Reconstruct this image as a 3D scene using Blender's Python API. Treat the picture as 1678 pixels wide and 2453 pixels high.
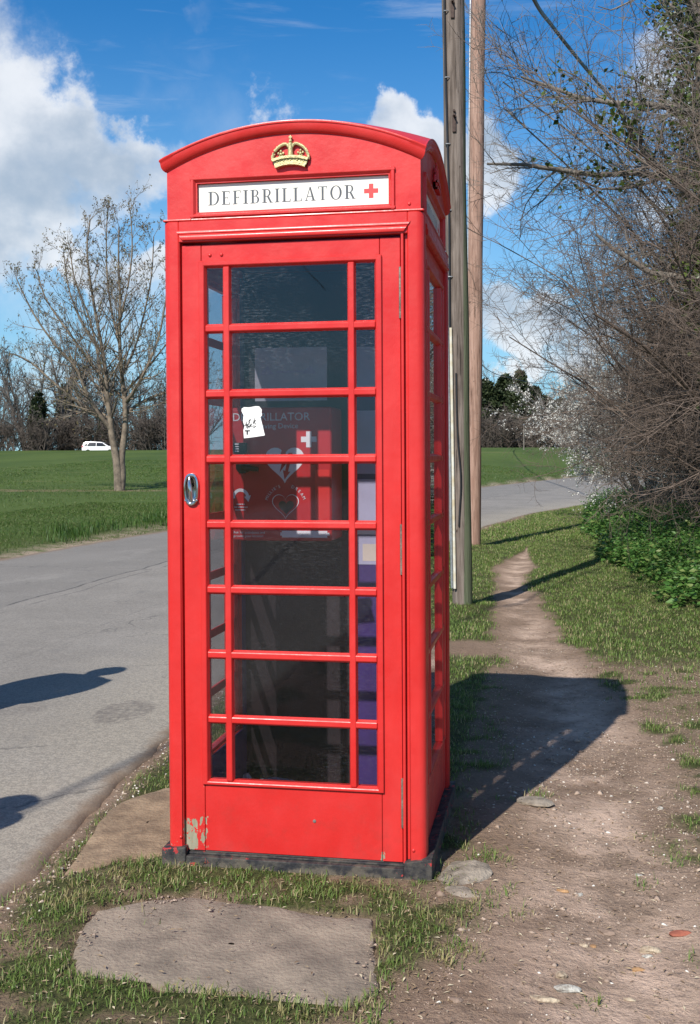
import bpy, bmesh, math, random
import numpy as np
from mathutils import Vector, Matrix

scene = bpy.context.scene
for _o in list(bpy.data.objects):
    bpy.data.objects.remove(_o)
COL = scene.collection

# ------------------------------------------------------------------ camera
CAM = np.array([.836, -3.5613, 1.386])
YAW, PITCH, ROLL = math.radians(10.2237), math.radians(-.9929), math.radians(-.3072)
FPX, IMG_W, IMG_H, PP_DY = 2656.23, 1678., 2453., -91.09


def cam_rows():
    cy, sy = math.cos(YAW), math.sin(YAW)
    rz = np.array([[cy, sy, 0], [-sy, cy, 0], [0, 0, 1]])
    cp, sp = math.cos(PITCH), math.sin(PITCH)
    rx = np.array([[1, 0, 0], [0, cp, sp], [0, -sp, cp]])
    cr, sr = math.cos(ROLL), math.sin(ROLL)
    ry = np.array([[cr, 0, sr], [0, 1, 0], [-sr, 0, cr]])
    return ry @ rx @ rz


RC = cam_rows()
cam_data = bpy.data.cameras.new('camera')
cam = bpy.data.objects.new('camera', cam_data)
COL.objects.link(cam)
right, fwd, up = RC
cam.matrix_world = Matrix(((right[0], up[0], -fwd[0], CAM[0]), (right[1], up[1], -fwd[1], CAM[1]),
                           (right[2], up[2], -fwd[2], CAM[2]), (0, 0, 0, 1)))
cam_data.sensor_fit = 'HORIZONTAL'
cam_data.sensor_width = 36
cam_data.lens = FPX / IMG_W * 36
cam_data.shift_y = PP_DY / IMG_W
cam_data.clip_start = .05
cam_data.clip_end = 3000
scene.camera = cam


def sight(px, py):
    """Unit-depth direction towards a place seen in the photograph (sky directions for the clouds)."""
    c = np.array([(px - IMG_W / 2) / FPX, 1, -(py - IMG_H / 2 - PP_DY) / FPX])
    return RC.T @ c


# ------------------------------------------------------------------ sun, exposure
SUN_EL = math.radians(42)
SUN_AZ = math.atan2(-.30, -.954)
SUNV = Vector((math.sin(SUN_AZ) * math.cos(SUN_EL), math.cos(SUN_AZ) * math.cos(SUN_EL), math.sin(SUN_EL)))
sun_data = bpy.data.lights.new('sun', 'SUN')
sun_data.energy = 5.0
sun_data.angle = math.radians(.53)
sun_data.color = (1, .95, .87)
sun = bpy.data.objects.new('sun', sun_data)
sun.rotation_euler = SUNV.to_track_quat('Z', 'Y').to_euler()
COL.objects.link(sun)
scene.view_settings.view_transform = 'Standard'
scene.view_settings.look = 'None'
scene.view_settings.gamma = 1
scene.view_settings.exposure = 0.35
scene.view_settings.use_curve_mapping = False
scene.render.engine = 'CYCLES'
scene.cycles.use_denoising = True
scene.cycles.transparent_max_bounces = 24
scene.cycles.max_bounces = 8
scene.cycles.sample_clamp_indirect = 6


# ------------------------------------------------------------------ node helpers
class NT:
    def __init__(self, tree):
        self.t = tree
        self.n = tree.nodes
        self.l = tree.links

    def new(self, kind, **kw):
        nd = self.n.new(kind)
        for k, v in kw.items():
            setattr(nd, k, v)
        return nd

    def put(self, sock, v):
        if hasattr(v, 'is_linked') or isinstance(v, bpy.types.NodeSocket):
            self.l.new(v, sock)
        elif isinstance(v, (tuple, list)) and len(v) == 3 and sock.type == 'RGBA':
            sock.default_value = (*v, 1)
        else:
            sock.default_value = v

    def math(self, op, a, b=0., c=0., clamp=False):
        nd = self.new('ShaderNodeMath', operation=op, use_clamp=clamp)
        for s, v in zip(nd.inputs, (a, b, c)):
            self.put(s, v)
        return nd.outputs[0]

    def vmath(self, op, a, b=(0, 0, 0)):
        nd = self.new('ShaderNodeVectorMath', operation=op)
        self.put(nd.inputs[0], a)
        if op == 'SCALE':
            self.put(nd.inputs['Scale'], b)
        else:
            self.put(nd.inputs[1], b)
        return nd.outputs['Value'] if op in ('DOT_PRODUCT', 'LENGTH') else nd.outputs[0]

    def noise(self, vec, scale, detail=4., rough=.55, color=False, dist=0.):
        nd = self.new('ShaderNodeTexNoise')
        if vec is not None:
            self.l.new(vec, nd.inputs['Vector'])
        nd.inputs['Scale'].default_value = scale
        nd.inputs['Detail'].default_value = detail
        nd.inputs['Roughness'].default_value = rough
        nd.inputs['Distortion'].default_value = dist
        return nd.outputs['Color' if color else 'Fac']

    def step(self, v, lo, hi, to0=0., to1=1.):
        nd = self.new('ShaderNodeMapRange', interpolation_type='SMOOTHSTEP')
        self.put(nd.inputs[0], v)
        nd.inputs[1].default_value = lo
        nd.inputs[2].default_value = hi
        nd.inputs[3].default_value = to0
        nd.inputs[4].default_value = to1
        return nd.outputs[0]

    def mix(self, f, a, b, mode='MIX'):
        nd = self.new('ShaderNodeMix', data_type='RGBA', blend_type=mode)
        self.put(nd.inputs['Factor'], f)
        self.put(nd.inputs[6], a)
        self.put(nd.inputs[7], b)
        return nd.outputs[2]

    def mapping(self, vec, scale=(1, 1, 1), rot=(0, 0, 0), loc=(0, 0, 0)):
        nd = self.new('ShaderNodeMapping')
        self.l.new(vec, nd.inputs[0])
        nd.inputs['Scale'].default_value = scale
        nd.inputs['Rotation'].default_value = rot
        nd.inputs['Location'].default_value = loc
        return nd.outputs[0]

    def attr(self, name):
        return self.new('ShaderNodeAttribute', attribute_name=name).outputs['Fac']


# ------------------------------------------------------------------ sky
world = bpy.data.worlds.new('World')
scene.world = world
world.use_nodes = True
W = NT(world.node_tree)
W.n.clear()
sky = W.new('ShaderNodeTexSky', sky_type='NISHITA', sun_disc=False)
sky.sun_elevation = SUN_EL
sky.sun_rotation = SUN_AZ % (2 * math.pi)
sky.air_density = 1.0
sky.dust_density = 0.15
sky.ozone_density = 2.0
sky.altitude = 60
wd = W.new('ShaderNodeTexCoord').outputs['Generated']
warp = W.vmath('SCALE', W.vmath('SUBTRACT', W.noise(wd, 8, 9, .62, color=True), (.5, .5, .5)), .15)
wdd = W.vmath('NORMALIZE', W.vmath('ADD', wd, warp))
S_ = 1.0553
PUFFS = [(-120, 240, 300, 1), (60, 250, 175, 1), (150, 270, 150, 1), (250, 330, 140, 1), (325, 280, 85, .85), (350, 350, 100, .8),
         (60, 400, 180, 1), (200, 420, 110, .8), (-60, 520, 220, .95), (75, 545, 95, .9), (120, 590, 75, .85), (400, 340, 90, .55), (200, 520, 120, .5), (90, 720, 130, .4), (420, 130, 120, .28), (520, 220, 120, .25), (1050, 560, 120, .3),
         (220, 620, 80, .8), (310, 640, 110, .9), (360, 580, 70, .9), (650, 275, 60, .55), (700, 290, 50, .5), (870, 285, 85, 1),
         (925, 335, 90, 1), (1000, 345, 75, 1), (1115, 335, 95, 1), (1150, 390, 85, .9), (1140, 700, 105, .95), (1230, 690, 80, .95),
         (1185, 770, 75, .85), (1310, 740, 100, .8), (1560, 160, 150, .8), (1450, 480, 80, .6), (100, 900, 150, .5), (1150, 860, 60, .8),
         (480, 5, 70, .45), (340, 640, 150, .6), (280, 800, 120, .5), (800, 700, 200, .6)]
cov = None
for px, py, r, w in PUFFS:
    c = sight(px * S_, py * S_)
    c = c / np.linalg.norm(c)
    a = r * S_ / FPX * 1.05
    m = W.step(W.vmath('DOT_PRODUCT', wdd, tuple(c)), math.cos(a), math.cos(a * .25), 0, w)
    cov = m if cov is None else W.math('MAXIMUM', cov, m)
# beyond the picture the same broken cumulus goes on all round
fw = fwd / np.linalg.norm(fwd)
outside = W.step(W.vmath('DOT_PRODUCT', wd, tuple(fw)), .78, .68, 0, 1)
rest = W.math('MULTIPLY', outside, W.step(W.noise(wdd, 2.6, 3, .5), .50, .66, 0, .9))
cov = W.math('MAXIMUM', cov, rest)
fine = W.noise(wd, 12, 9, .55)
alpha = W.math('MULTIPLY', W.step(W.math('ADD', cov, W.math('MULTIPLY', W.math('SUBTRACT', fine, .5), 1.5)), .10, .95), W.step(cov, 0, .75))
# thin high streaks
sd = W.mapping(wd, (2.2, 2.2, 15), (0, math.radians(-26), 0))
streak = W.math('MULTIPLY', W.step(W.noise(sd, 2.3, 6, .6, dist=.4), .50, .80), .42)
alpha = W.math('MAXIMUM', alpha, streak)
alpha = W.math('MULTIPLY', alpha, .88)
soft = W.noise(W.mapping(wd, (1, 1, 1.6), (0, 0, 0), (0, 0, -.035)), 7, 6, .55)
lit = W.step(W.math('ADD', W.math('SUBTRACT', fine, soft), W.math('MULTIPLY', W.math('SUBTRACT', .75, cov), .35)), -.28, .20)
cloud = W.mix(lit, (4.1, 4.9, 5.9), (8.6, 8.8, 9.1))
hz = W.new('ShaderNodeSeparateXYZ')
W.l.new(wd, hz.inputs[0])
sat = W.new('ShaderNodeHueSaturation')
sat.inputs['Saturation'].default_value = 1.12
sat.inputs['Value'].default_value = .95
W.l.new(sky.outputs[0], sat.inputs['Color'])
blue = W.mix(1., sat.outputs[0], (.27, .93, 1.34), 'MULTIPLY')
pale_f = W.step(hz.outputs[2], .40, -.04, .0, .80)
blue = W.mix(pale_f, blue, (4.1, 6.3, 7.8))
skycol = W.mix(alpha, blue, cloud)
bg = W.new('ShaderNodeBackground')
bg.inputs['Strength'].default_value = .085
W.l.new(skycol, bg.inputs[0])
wo = W.new('ShaderNodeOutputWorld')
W.l.new(bg.outputs[0], wo.inputs[0])


# ------------------------------------------------------------------ materials
MATS = {}


def pbsdf(name):
    m = bpy.data.materials.new(name)
    m.use_nodes = True
    t = NT(m.node_tree)
    b = t.n['Principled BSDF']
    MATS[name] = m
    return m, t, b


def bump(t, b, h, strength, dist=.01):
    nd = t.new('ShaderNodeBump')
    nd.inputs['Strength'].default_value = strength
    nd.inputs['Distance'].default_value = dist
    t.put(nd.inputs['Height'], h)
    t.l.new(nd.outputs[0], b.inputs['Normal'])


def plain(name, col, rough=.6, metal=0., var=.25, scale=8., bumpk=0., bscale=60., spec=.5, coat=0., stretch=(1, 1, 1), col2=None):
    m, t, b = pbsdf(name)
    oc = t.new('ShaderNodeTexCoord').outputs['Object']
    v = t.mapping(oc, stretch)
    n = t.noise(v, scale, 6, .6)
    dark = tuple(c * (1 - var) for c in col) if col2 is None else col2
    t.l.new(t.mix(t.step(n, .3, .7), dark, col), b.inputs['Base Color'])
    b.inputs['Roughness'].default_value = rough
    b.inputs['Metallic'].default_value = metal
    b.inputs['Specular IOR Level'].default_value = spec
    b.inputs['Coat Weight'].default_value = coat
    b.inputs['Coat Roughness'].default_value = .15
    if bumpk:
        bump(t, b, t.noise(v, bscale, 5, .6), bumpk)
    return m


# ------------------------------------------------------------------ objects
def tag(o, label=None, cat=None, group=None, kind=None):
    if label: o['label'] = label
    if cat: o['category'] = cat
    if group: o['group'] = group
    if kind: o['kind'] = kind
    return o


def thing(name, label, cat, loc=(0, 0, 0), rz=0., group=None):
    o = bpy.data.objects.new(name, None)
    o.empty_display_size = .1
    o.location = loc
    o.rotation_euler = (0, 0, rz)
    COL.objects.link(o)
    return tag(o, label, cat, group)


def link(name, mesh, mat=None, parent=None):
    if mat is not None:
        for m in (mat if isinstance(mat, (list, tuple)) else [mat]):
            mesh.materials.append(MATS[m] if isinstance(m, str) else m)
    o = bpy.data.objects.new(name, mesh)
    COL.objects.link(o)
    if parent is not None:
        o.parent = parent
    return o


def copy_tree(o, parent=None):
    c = o.copy()
    COL.objects.link(c)
    if parent is not None:
        c.parent = parent
    for ch in list(o.children):
        copy_tree(ch, c)
    return c


def npmesh(name, verts, faces, smooth=False, attrs=None):
    """verts (n,3); faces: list of int arrays (m,k)."""
    verts = np.asarray(verts, np.float32)
    me = bpy.data.meshes.new(name)
    me.vertices.add(len(verts))
    me.vertices.foreach_set('co', verts.ravel())
    faces = [np.asarray(f, np.int32) for f in faces if len(f)]
    tot = np.concatenate([np.full(len(f), f.shape[1], np.int32) for f in faces])
    loops = np.concatenate([f.ravel() for f in faces])
    me.loops.add(len(loops))
    me.loops.foreach_set('vertex_index', loops)
    me.polygons.add(len(tot))
    st = np.zeros(len(tot), np.int32)
    st[1:] = np.cumsum(tot)[:-1]
    me.polygons.foreach_set('loop_start', st)
    if smooth:
        me.polygons.foreach_set('use_smooth', np.ones(len(tot), bool))
    for k, v in (attrs or {}).items():
        a = me.attributes.new(k, 'FLOAT', 'POINT')
        a.data.foreach_set('value', np.asarray(v, np.float32))
    me.update(calc_edges=True)
    me.validate()
    return me


class MB:
    """Collects boxes, prisms, tubes and lathes into one mesh."""

    def __init__(self, m=None):
        self.v, self.f, self.m = [], [], m

    def add(self, vs, fs):
        b = len(self.v)
        self.v += [tuple(v) for v in vs]
        self.f += [tuple(i + b for i in f) for f in fs]

    def box(self, x0, x1, y0, y1, z0, z1):
        self.add([(x, y, z) for z in (z0, z1) for y in (y0, y1) for x in (x0, x1)],
                 [(0, 2, 3, 1), (4, 5, 7, 6), (0, 1, 5, 4), (1, 3, 7, 5), (3, 2, 6, 7), (2, 0, 4, 6)])

    def prism(self, poly, fn0, fn1, cap=True):
        """poly of 2-D points, fn0/fn1 map each to the two end positions"""
        n = len(poly)
        vs = [fn0(*p) for p in poly] + [fn1(*p) for p in poly]
        fs = [(i, (i + 1) % n, n + (i + 1) % n, n + i) for i in range(n)]
        if cap:
            fs += [tuple(range(n - 1, -1, -1)), tuple(range(n, 2 * n))]
        self.add(vs, fs)

    def grid(self, rows, closed=False):
        n = len(rows[0])
        vs = [p for r in rows for p in r]
        fs = []
        for i in range(len(rows) - 1):
            for j in range(n if closed else n - 1):
                k = (j + 1) % n
                fs.append((i * n + j, i * n + k, (i + 1) * n + k, (i + 1) * n + j))
        self.add(vs, fs)

    def tube(self, pts, rad, n=8, cap=True):
        pts = [Vector(p) for p in pts]
        rows = []
        for i, p in enumerate(pts):
            t = (pts[min(i + 1, len(pts) - 1)] - pts[max(i - 1, 0)]).normalized()
            a = Vector((0, 0, 1)) if abs(t.z) < .9 else Vector((1, 0, 0))
            u = t.cross(a).normalized()
            w = t.cross(u)
            r = rad[i] if isinstance(rad, (list, tuple)) else rad
            rows.append([p + (u * math.cos(2 * math.pi * k / n) + w * math.sin(2 * math.pi * k / n)) * r for k in range(n)])
        b = len(self.v)
        self.grid(rows, True)
        if cap:
            m = len(rows)
            self.f += [tuple(b + k for k in range(n - 1, -1, -1)), tuple(b + (m - 1) * n + k for k in range(n))]

    def ball(self, c, r, n=10, sq=(1, 1, 1)):
        rows = []
        for i in range(n // 2 + 1):
            a = math.pi * i / (n // 2)
            rr = max(math.sin(a), 1e-3)
            rows.append([(c[0] + r * sq[0] * rr * math.cos(2 * math.pi * k / n), c[1] + r * sq[1] * rr * math.sin(2 * math.pi * k / n),
                          c[2] + r * sq[2] * math.cos(a)) for k in range(n)])
        self.grid(rows, True)

    def build(self, name, mat, parent=None, smooth=False, bevel=0., seg=1, angle=30):
        me = bpy.data.meshes.new(name)
        me.from_pydata([tuple(v) for v in self.v], [], self.f)
        bm = bmesh.new()
        bm.from_mesh(me)
        if self.m is not None:
            bmesh.ops.transform(bm, matrix=self.m, verts=bm.verts)
        bmesh.ops.recalc_face_normals(bm, faces=bm.faces)
        if bevel:
            es = [e for e in bm.edges if len(e.link_faces) == 2 and e.calc_face_angle(0) > math.radians(angle)]
            bmesh.ops.bevel(bm, geom=es, offset=bevel, segments=seg, affect='EDGES', profile=.6, clamp_overlap=True)
        if smooth:
            for f in bm.faces:
                f.smooth = True
            for e in bm.edges:
                if len(e.link_faces) == 2 and e.calc_face_angle(0) > math.radians(42):
                    e.smooth = False
        bm.to_mesh(me)
        bm.free()
        me.update()
        return link(name, me, mat, parent)


def text_mesh(body, size, m, name, mat, parent, extrude=.0004, align='LEFT', spacing=1.):
    cu = bpy.data.curves.new('lettering_curve', 'FONT')
    cu.body = body
    cu.size = size
    cu.extrude = extrude
    cu.align_x = align
    cu.space_character = spacing
    cu.resolution_u = 3
    tmp = bpy.data.objects.new('tmp', cu)
    COL.objects.link(tmp)
    bpy.context.view_layer.update()
    me = bpy.data.meshes.new_from_object(tmp.evaluated_get(bpy.context.evaluated_depsgraph_get()))
    bpy.data.objects.remove(tmp)
    bpy.data.curves.remove(cu)
    me.transform(m)
    return link(name, me, mat, parent)


FACE = Matrix(((1, 0, 0, 0), (0, 0, -1, 0), (0, 1, 0, 0), (0, 0, 0, 1)))   # text plane x,y -> x,z facing -y
rng = np.random.default_rng(11)
random.seed(5)


# value noise for terrain
def vnoise(x, y, seed=0):
    def h(i, j):
        n = (i.astype(np.int64) * 374761393 + j.astype(np.int64) * 668265263 + seed * 1442695041) & 0xffffffff
        n = ((n ^ (n >> 13)) * 1274126177) & 0xffffffff
        return ((n ^ (n >> 16)) & 0xffff) / 65535.
    xi, yi = np.floor(x), np.floor(y)
    fx, fy = x - xi, y - yi
    fx, fy = fx * fx * (3 - 2 * fx), fy * fy * (3 - 2 * fy)
    a, b, c, d = h(xi, yi), h(xi + 1, yi), h(xi, yi + 1), h(xi + 1, yi + 1)
    return (a * (1 - fx) + b * fx) * (1 - fy) + (c * (1 - fx) + d * fx) * fy


def fbm(x, y, seed=0, o=4, gain=.5):
    s, a, t = 0, 1., 0
    for k in range(o):
        s = s + a * vnoise(x * 2 ** k + 17.3 * k, y * 2 ** k - 9.1 * k, seed + k)
        t += a
        a *= gain
    return s / t


def sstep(v, lo, hi):
    t = np.clip((v - lo) / (hi - lo), 0, 1)
    return t * t * (3 - 2 * t)

# ================================================================== materials of the kiosk
def red_paint(name, chips):
    m, t, b = pbsdf(name)
    oc = t.new('ShaderNodeTexCoord').outputs['Object']
    sp = t.new('ShaderNodeSeparateXYZ')
    t.l.new(oc, sp.inputs[0])
    X, Y, Z = sp.outputs
    n = t.noise(oc, 5, 5, .6)
    base = t.mix(t.step(n, .3, .7), (.52, .020, .018), (.575, .026, .0235))
    fade = t.step(t.noise(t.mapping(oc, (1, 1, .35)), 2.6, 5, .65), .42, .72)
    base = t.mix(t.math('MULTIPLY', fade, .5), base, (.64, .055, .050))
    grime = t.math('MULTIPLY', t.step(Z, .40, .06), t.step(t.noise(oc, 16, 6, .7), .45, .70))
    base = t.mix(t.math('MULTIPLY', grime, .22), base, (.22, .045, .035))
    speck = t.step(t.noise(oc, 190, 3, .6), .73, .80)
    base = t.mix(t.math('MULTIPLY', speck, .25), base, (.55, .12, .10))
    rough = t.step(t.noise(oc, 11, 5, .6), .3, .75, .30, .50)
    if chips:
        reg = None
        for x0, x1, z0, z1, w in ((-.388, -.335, .052, .165, .50), (-.336, -.300, .055, .19, .37), (.285, .306, .05, .095, .45),
                                  (-.46, -.385, .06, .10, .30), (-.33, -.29, .22, .285, .22)):
            bx = t.math('MULTIPLY', t.math('MULTIPLY', t.step(X, x0 - .008, x0 + .008), t.step(X, x1 + .008, x1 - .008)),
                        t.math('MULTIPLY', t.step(Z, z0 - .02, z0 + .01), t.step(Z, z1 + .03, z1 - .03)))
            bx = t.math('MULTIPLY', bx, w)
            reg = bx if reg is None else t.math('MAXIMUM', reg, bx)
        big = t.noise(t.mapping(oc, (1.6, 1, .8)), 42, 4, .6)
        chip = t.step(t.math('ADD', big, reg), .90, .93)
        ch2 = t.step(t.math('ADD', t.noise(oc, 75, 3, .6), t.math('MULTIPLY', reg, .5)), .80, .83)
        chip = t.math('MAXIMUM', chip, ch2)
        wood = t.mix(t.noise(t.mapping(oc, (1, 1, .15)), 120, 4), (.17, .16, .09), (.36, .33, .25))
        base = t.mix(chip, base, wood)
        rough = t.math('MAXIMUM', rough, t.math('MULTIPLY', chip, .85))
        h = t.math('SUBTRACT', t.noise(oc, 38, 4, .55), t.math('MULTIPLY', chip, 1.5))
    else:
        h = t.noise(oc, 38, 4, .55)
    t.l.new(base, b.inputs['Base Color'])
    t.put(b.inputs['Roughness'], rough)
    b.inputs['Specular IOR Level'].default_value = .38
    b.inputs['Coat Weight'].default_value = .08
    b.inputs['Coat Roughness'].default_value = .14
    brush = t.noise(t.mapping(oc, (1, 1, .06)), 150, 3, .6)
    bump(t, b, t.math('ADD', h, t.math('MULTIPLY', brush, .35)), .22, .004)
    return m


red_paint('red_paint', False)
red_paint('red_paint_worn', True)
plain('plum_board', (.020, .011, .014), .6, var=.3, scale=6, bumpk=.1)
plain('navy_paint', (.060, .028, .160), .55, var=.3, scale=6, bumpk=.1)
plain('sign_white', (.80, .78, .70), .35, var=.05)
plain('sign_ink', (.075, .085, .10), .5, var=.25, scale=60)
plain('cross_red', (.70, .05, .05), .5, var=.1)
plain('hinge_metal', (.30, .26, .21), .55, .6, var=.5, scale=60, bumpk=.3, bscale=150)
plain('chrome', (.62, .60, .58), .10, 1., var=.1)
plain('cabinet_red', (.52, .014, .024), .4, var=.15)
plain('cabinet_red_sunlit', (.70, .03, .03), .4, var=.1)
plain('print_grey', (.78, .76, .78), .6, var=.08)
plain('black_plastic', (.018, .017, .02), .4, var=.2)
plain('paper_white', (.82, .80, .77), .8, var=.06, scale=30)
plain('paper_pale', (.50, .50, .56), .8, var=.14, scale=14)
plain('poster_lilac', (.44, .42, .56), .7, var=.12, scale=9)
plain('poster_cream', (.66, .56, .47), .7, var=.12, scale=9)
plain('kiosk_floor', (.16, .14, .13), .9, var=.4, scale=14, bumpk=.3)
plain('crown_gold', (.62, .53, .27), .42, .35, var=.30, scale=130, bumpk=.3, bscale=240, col2=(.40, .36, .18))


def plinth_mat():
    m, t, b = pbsdf('plinth_black')
    oc = t.new('ShaderNodeTexCoord').outputs['Object']
    sp = t.new('ShaderNodeSeparateXYZ')
    t.l.new(oc, sp.inputs[0])
    c = t.mix(t.step(t.noise(oc, 26, 6, .65), .40, .62), (.014, .014, .018), (.060, .054, .046))
    ends = t.math('ADD', t.step(sp.outputs[0], -.22, -.40, 0, .085), t.step(sp.outputs[0], .3, .44, 0, .07))
    chip = t.step(t.math('ADD', t.noise(oc, 34, 5, .6), ends), .66, .69)
    c = t.mix(chip, c, (.36, .03, .03))
    moss = t.step(t.math('ADD', t.noise(oc, 15, 5, .6), t.step(sp.outputs[2], .05, 0, 0, .2)), .60, .72)
    c = t.mix(t.math('MULTIPLY', moss, .7), c, (.12, .10, .075))
    t.l.new(c, b.inputs['Base Color'])
    b.inputs['Roughness'].default_value = .75
    bump(t, b, t.noise(oc, 55, 6, .65), .6, .006)


plinth_mat()


def glass_mat():
    m, t, b = pbsdf('old_glass')
    t.n.remove(b)
    oc = t.new('ShaderNodeTexCoord').outputs['Object']
    tr = t.new('ShaderNodeBsdfTransparent')
    tr.inputs[0].default_value = (.88, .88, .90, 1)
    gl = t.new('ShaderNodeBsdfGlossy')
    gl.inputs['Roughness'].default_value = .015
    fr = t.new('ShaderNodeFresnel')
    fr.inputs['IOR'].default_value = 1.5
    wv = t.new('ShaderNodeBump')
    wv.inputs['Strength'].default_value = .012
    wv.inputs['Distance'].default_value = .02
    t.l.new(t.noise(oc, 5, 2, .5), wv.inputs['Height'])
    t.l.new(wv.outputs[0], gl.inputs['Normal'])
    mx = t.new('ShaderNodeMixShader')
    gn = t.new('ShaderNodeNewGeometry')
    face = t.math('SUBTRACT', 1., gn.outputs['Backfacing'])
    t.l.new(t.math('MULTIPLY', t.math('MULTIPLY', fr.outputs[0], face), 1.7, clamp=True), mx.inputs[0])
    t.l.new(tr.outputs[0], mx.inputs[1])
    t.l.new(gl.outputs[0], mx.inputs[2])
    # dust: fine smears and spots, thickened higher up in place of reflected sky
    df = t.new('ShaderNodeBsdfDiffuse')
    df.inputs[0].default_value = (.55, .56, .60, 1)
    sm = t.step(t.noise(t.mapping(oc, (1, 1, 5)), 42, 6, .75), .47, .72)
    patch = t.step(t.noise(oc, 3.2, 3, .5), .38, .66)
    spots = t.step(t.noise(oc, 150, 2, .5), .76, .80)
    sz = t.new('ShaderNodeSeparateXYZ')
    t.l.new(oc, sz.inputs[0])
    up_ = t.step(sz.outputs[2], 1.45, 1.75, .05, .17)
    dust_sheen = t.math('ADD', t.math('MULTIPLY', t.math('MULTIPLY', sm, patch), up_), t.math('MULTIPLY', spots, .12))
    dust_sheen = t.math('MULTIPLY', t.math('ADD', dust_sheen, .002), face)
    m2 = t.new('ShaderNodeMixShader')
    t.l.new(dust_sheen, m2.inputs[0])
    t.l.new(mx.outputs[0], m2.inputs[1])
    t.l.new(df.outputs[0], m2.inputs[2])
    t.l.new(m2.outputs[0], t.n['Material Output'].inputs[0])


glass_mat()

# ================================================================== telephone kiosk
KC = .44                                    # centre of the plan at (0, KC)


def turned(k):
    """front, right, back, left sides: quarter turns about the plan's centre"""
    return Matrix.Translation((0, KC, 0)) @ Matrix.Rotation(math.pi / 2 * k, 4, 'Z') @ Matrix.Translation((0, -KC, 0))


kiosk = thing('telephone_kiosk', 'red cast iron phone kiosk with gold crown, holding a defibrillator', 'phone box')

# --- plinth
mb = MB()
mb.box(-.456, -.372, -.017, .90, -.06, .064)
mb.box(.368, .459, -.019, .90, -.06, .060)
mb.box(-.3715, .3675, -.015, .90, -.06, .040)
mb.box(-.370, .366, .006, .88, .0405, .047)
o = mb.build('plinth', 'plinth_black', kiosk, bevel=.007, seg=2)
me = o.data
for v in me.vertices:
    if v.co.z > .05:
        v.co.z += .006 * math.sin(v.co.x * 60 + v.co.y * 31) + (.012 if v.co.x > .45 else 0)
mb = MB()
mb.box(-.40, .40, .02, .80, .0475, .054)
mb.build('floor_slab', 'kiosk_floor', kiosk)

# --- four corner posts, rounded outside
POST_TOP = 2.171


def post_poly():
    r, w, d = .026, .054, .060
    pts = [(.44 - w, 0)]
    for k in range(7):
        a = -math.pi / 2 + k * math.pi / 12
        pts.append((.44 - r + r * math.cos(a), r + r * math.sin(a)))
    pts += [(.44, w), (.44 - .022, w), (.44 - .022, d), (.44 - d, d), (.44 - d, .022), (.44 - w, .022)]
    return pts


for k in range(4):
    mb = MB(turned(k))
    pp = post_poly()
    mb.prism(pp, lambda x, y: (x, y, .0605), lambda x, y: (x, y, POST_TOP - .001))
    mb.build('corner_post', 'red_paint_worn', kiosk, smooth=True, bevel=.003, angle=50)

# --- for each side: lintel, hood mould and jamb beads
for k in range(4):
    mb = MB(turned(k))
    mb.box(-.3855, .3855, .001, .05, 2.100, 2.1695)
    mb.build('lintel', 'red_paint', kiosk, bevel=.002)
    mb = MB(turned(k))
    prof = [(.010, 2.1385), (-.002, 2.138), (-.005, 2.134), (-.0045, 2.127), (-.002, 2.125), (-.006, 2.121), (-.0075, 2.114), (-.005, 2.106), (.010, 2.103)]
    rows = []
    for i, (y, z) in enumerate(prof):
        e = (2.138 - z) * .70
        rows.append([(x, y, z) for x in (-.394 + e, .396 - e)])
    mb.grid([[r[0] for r in rows], [r[1] for r in rows]])
    n = len(rows)
    mb.f += [tuple(range(n)), tuple(range(2 * n - 1, n - 1, -1))]
    mb.build('hood_mould', 'red_paint', kiosk, smooth=True)
    mb = MB(turned(k))
    mb.box(.3635, .3725, .002, .045, .052, 2.104)
    mb.box(-.3915, -.3835, .004, .045, .052, 2.104)
    mb.box(.3725, .3855, .018, .046, .052, 2.104)
    mb.build('jamb_bead', 'red_paint_worn', kiosk, bevel=.003, seg=2)

# --- windows
PZ0, PIT, PHT = 2.013, .2187, .187          # top of first pane, pitch of rows, pane height
COLS = [(-.294, -.239), (-.209, .184), (.213, .275)]
FR = (-.3185, .2995, .278, 2.036)           # outer edge of the raised window frame


def bar(mb, horiz, c, w0, w1, a0, a1, y0, y1):
    """trapezoid glazing bar: width w1 at the front y0, w0 against the glass y1"""
    q = [(-w1 / 2, y0), (w1 / 2, y0), (w0 / 2, y1 - .006), (w0 / 2, y1), (-w0 / 2, y1), (-w0 / 2, y1 - .006)]
    if horiz:
        mb.prism(q, lambda s, y: (a0, y, c + s), lambda s, y: (a1, y, c + s))
    else:
        mb.prism(q, lambda s, y: (c + s, y, a0), lambda s, y: (c + s, y, a1))


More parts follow.
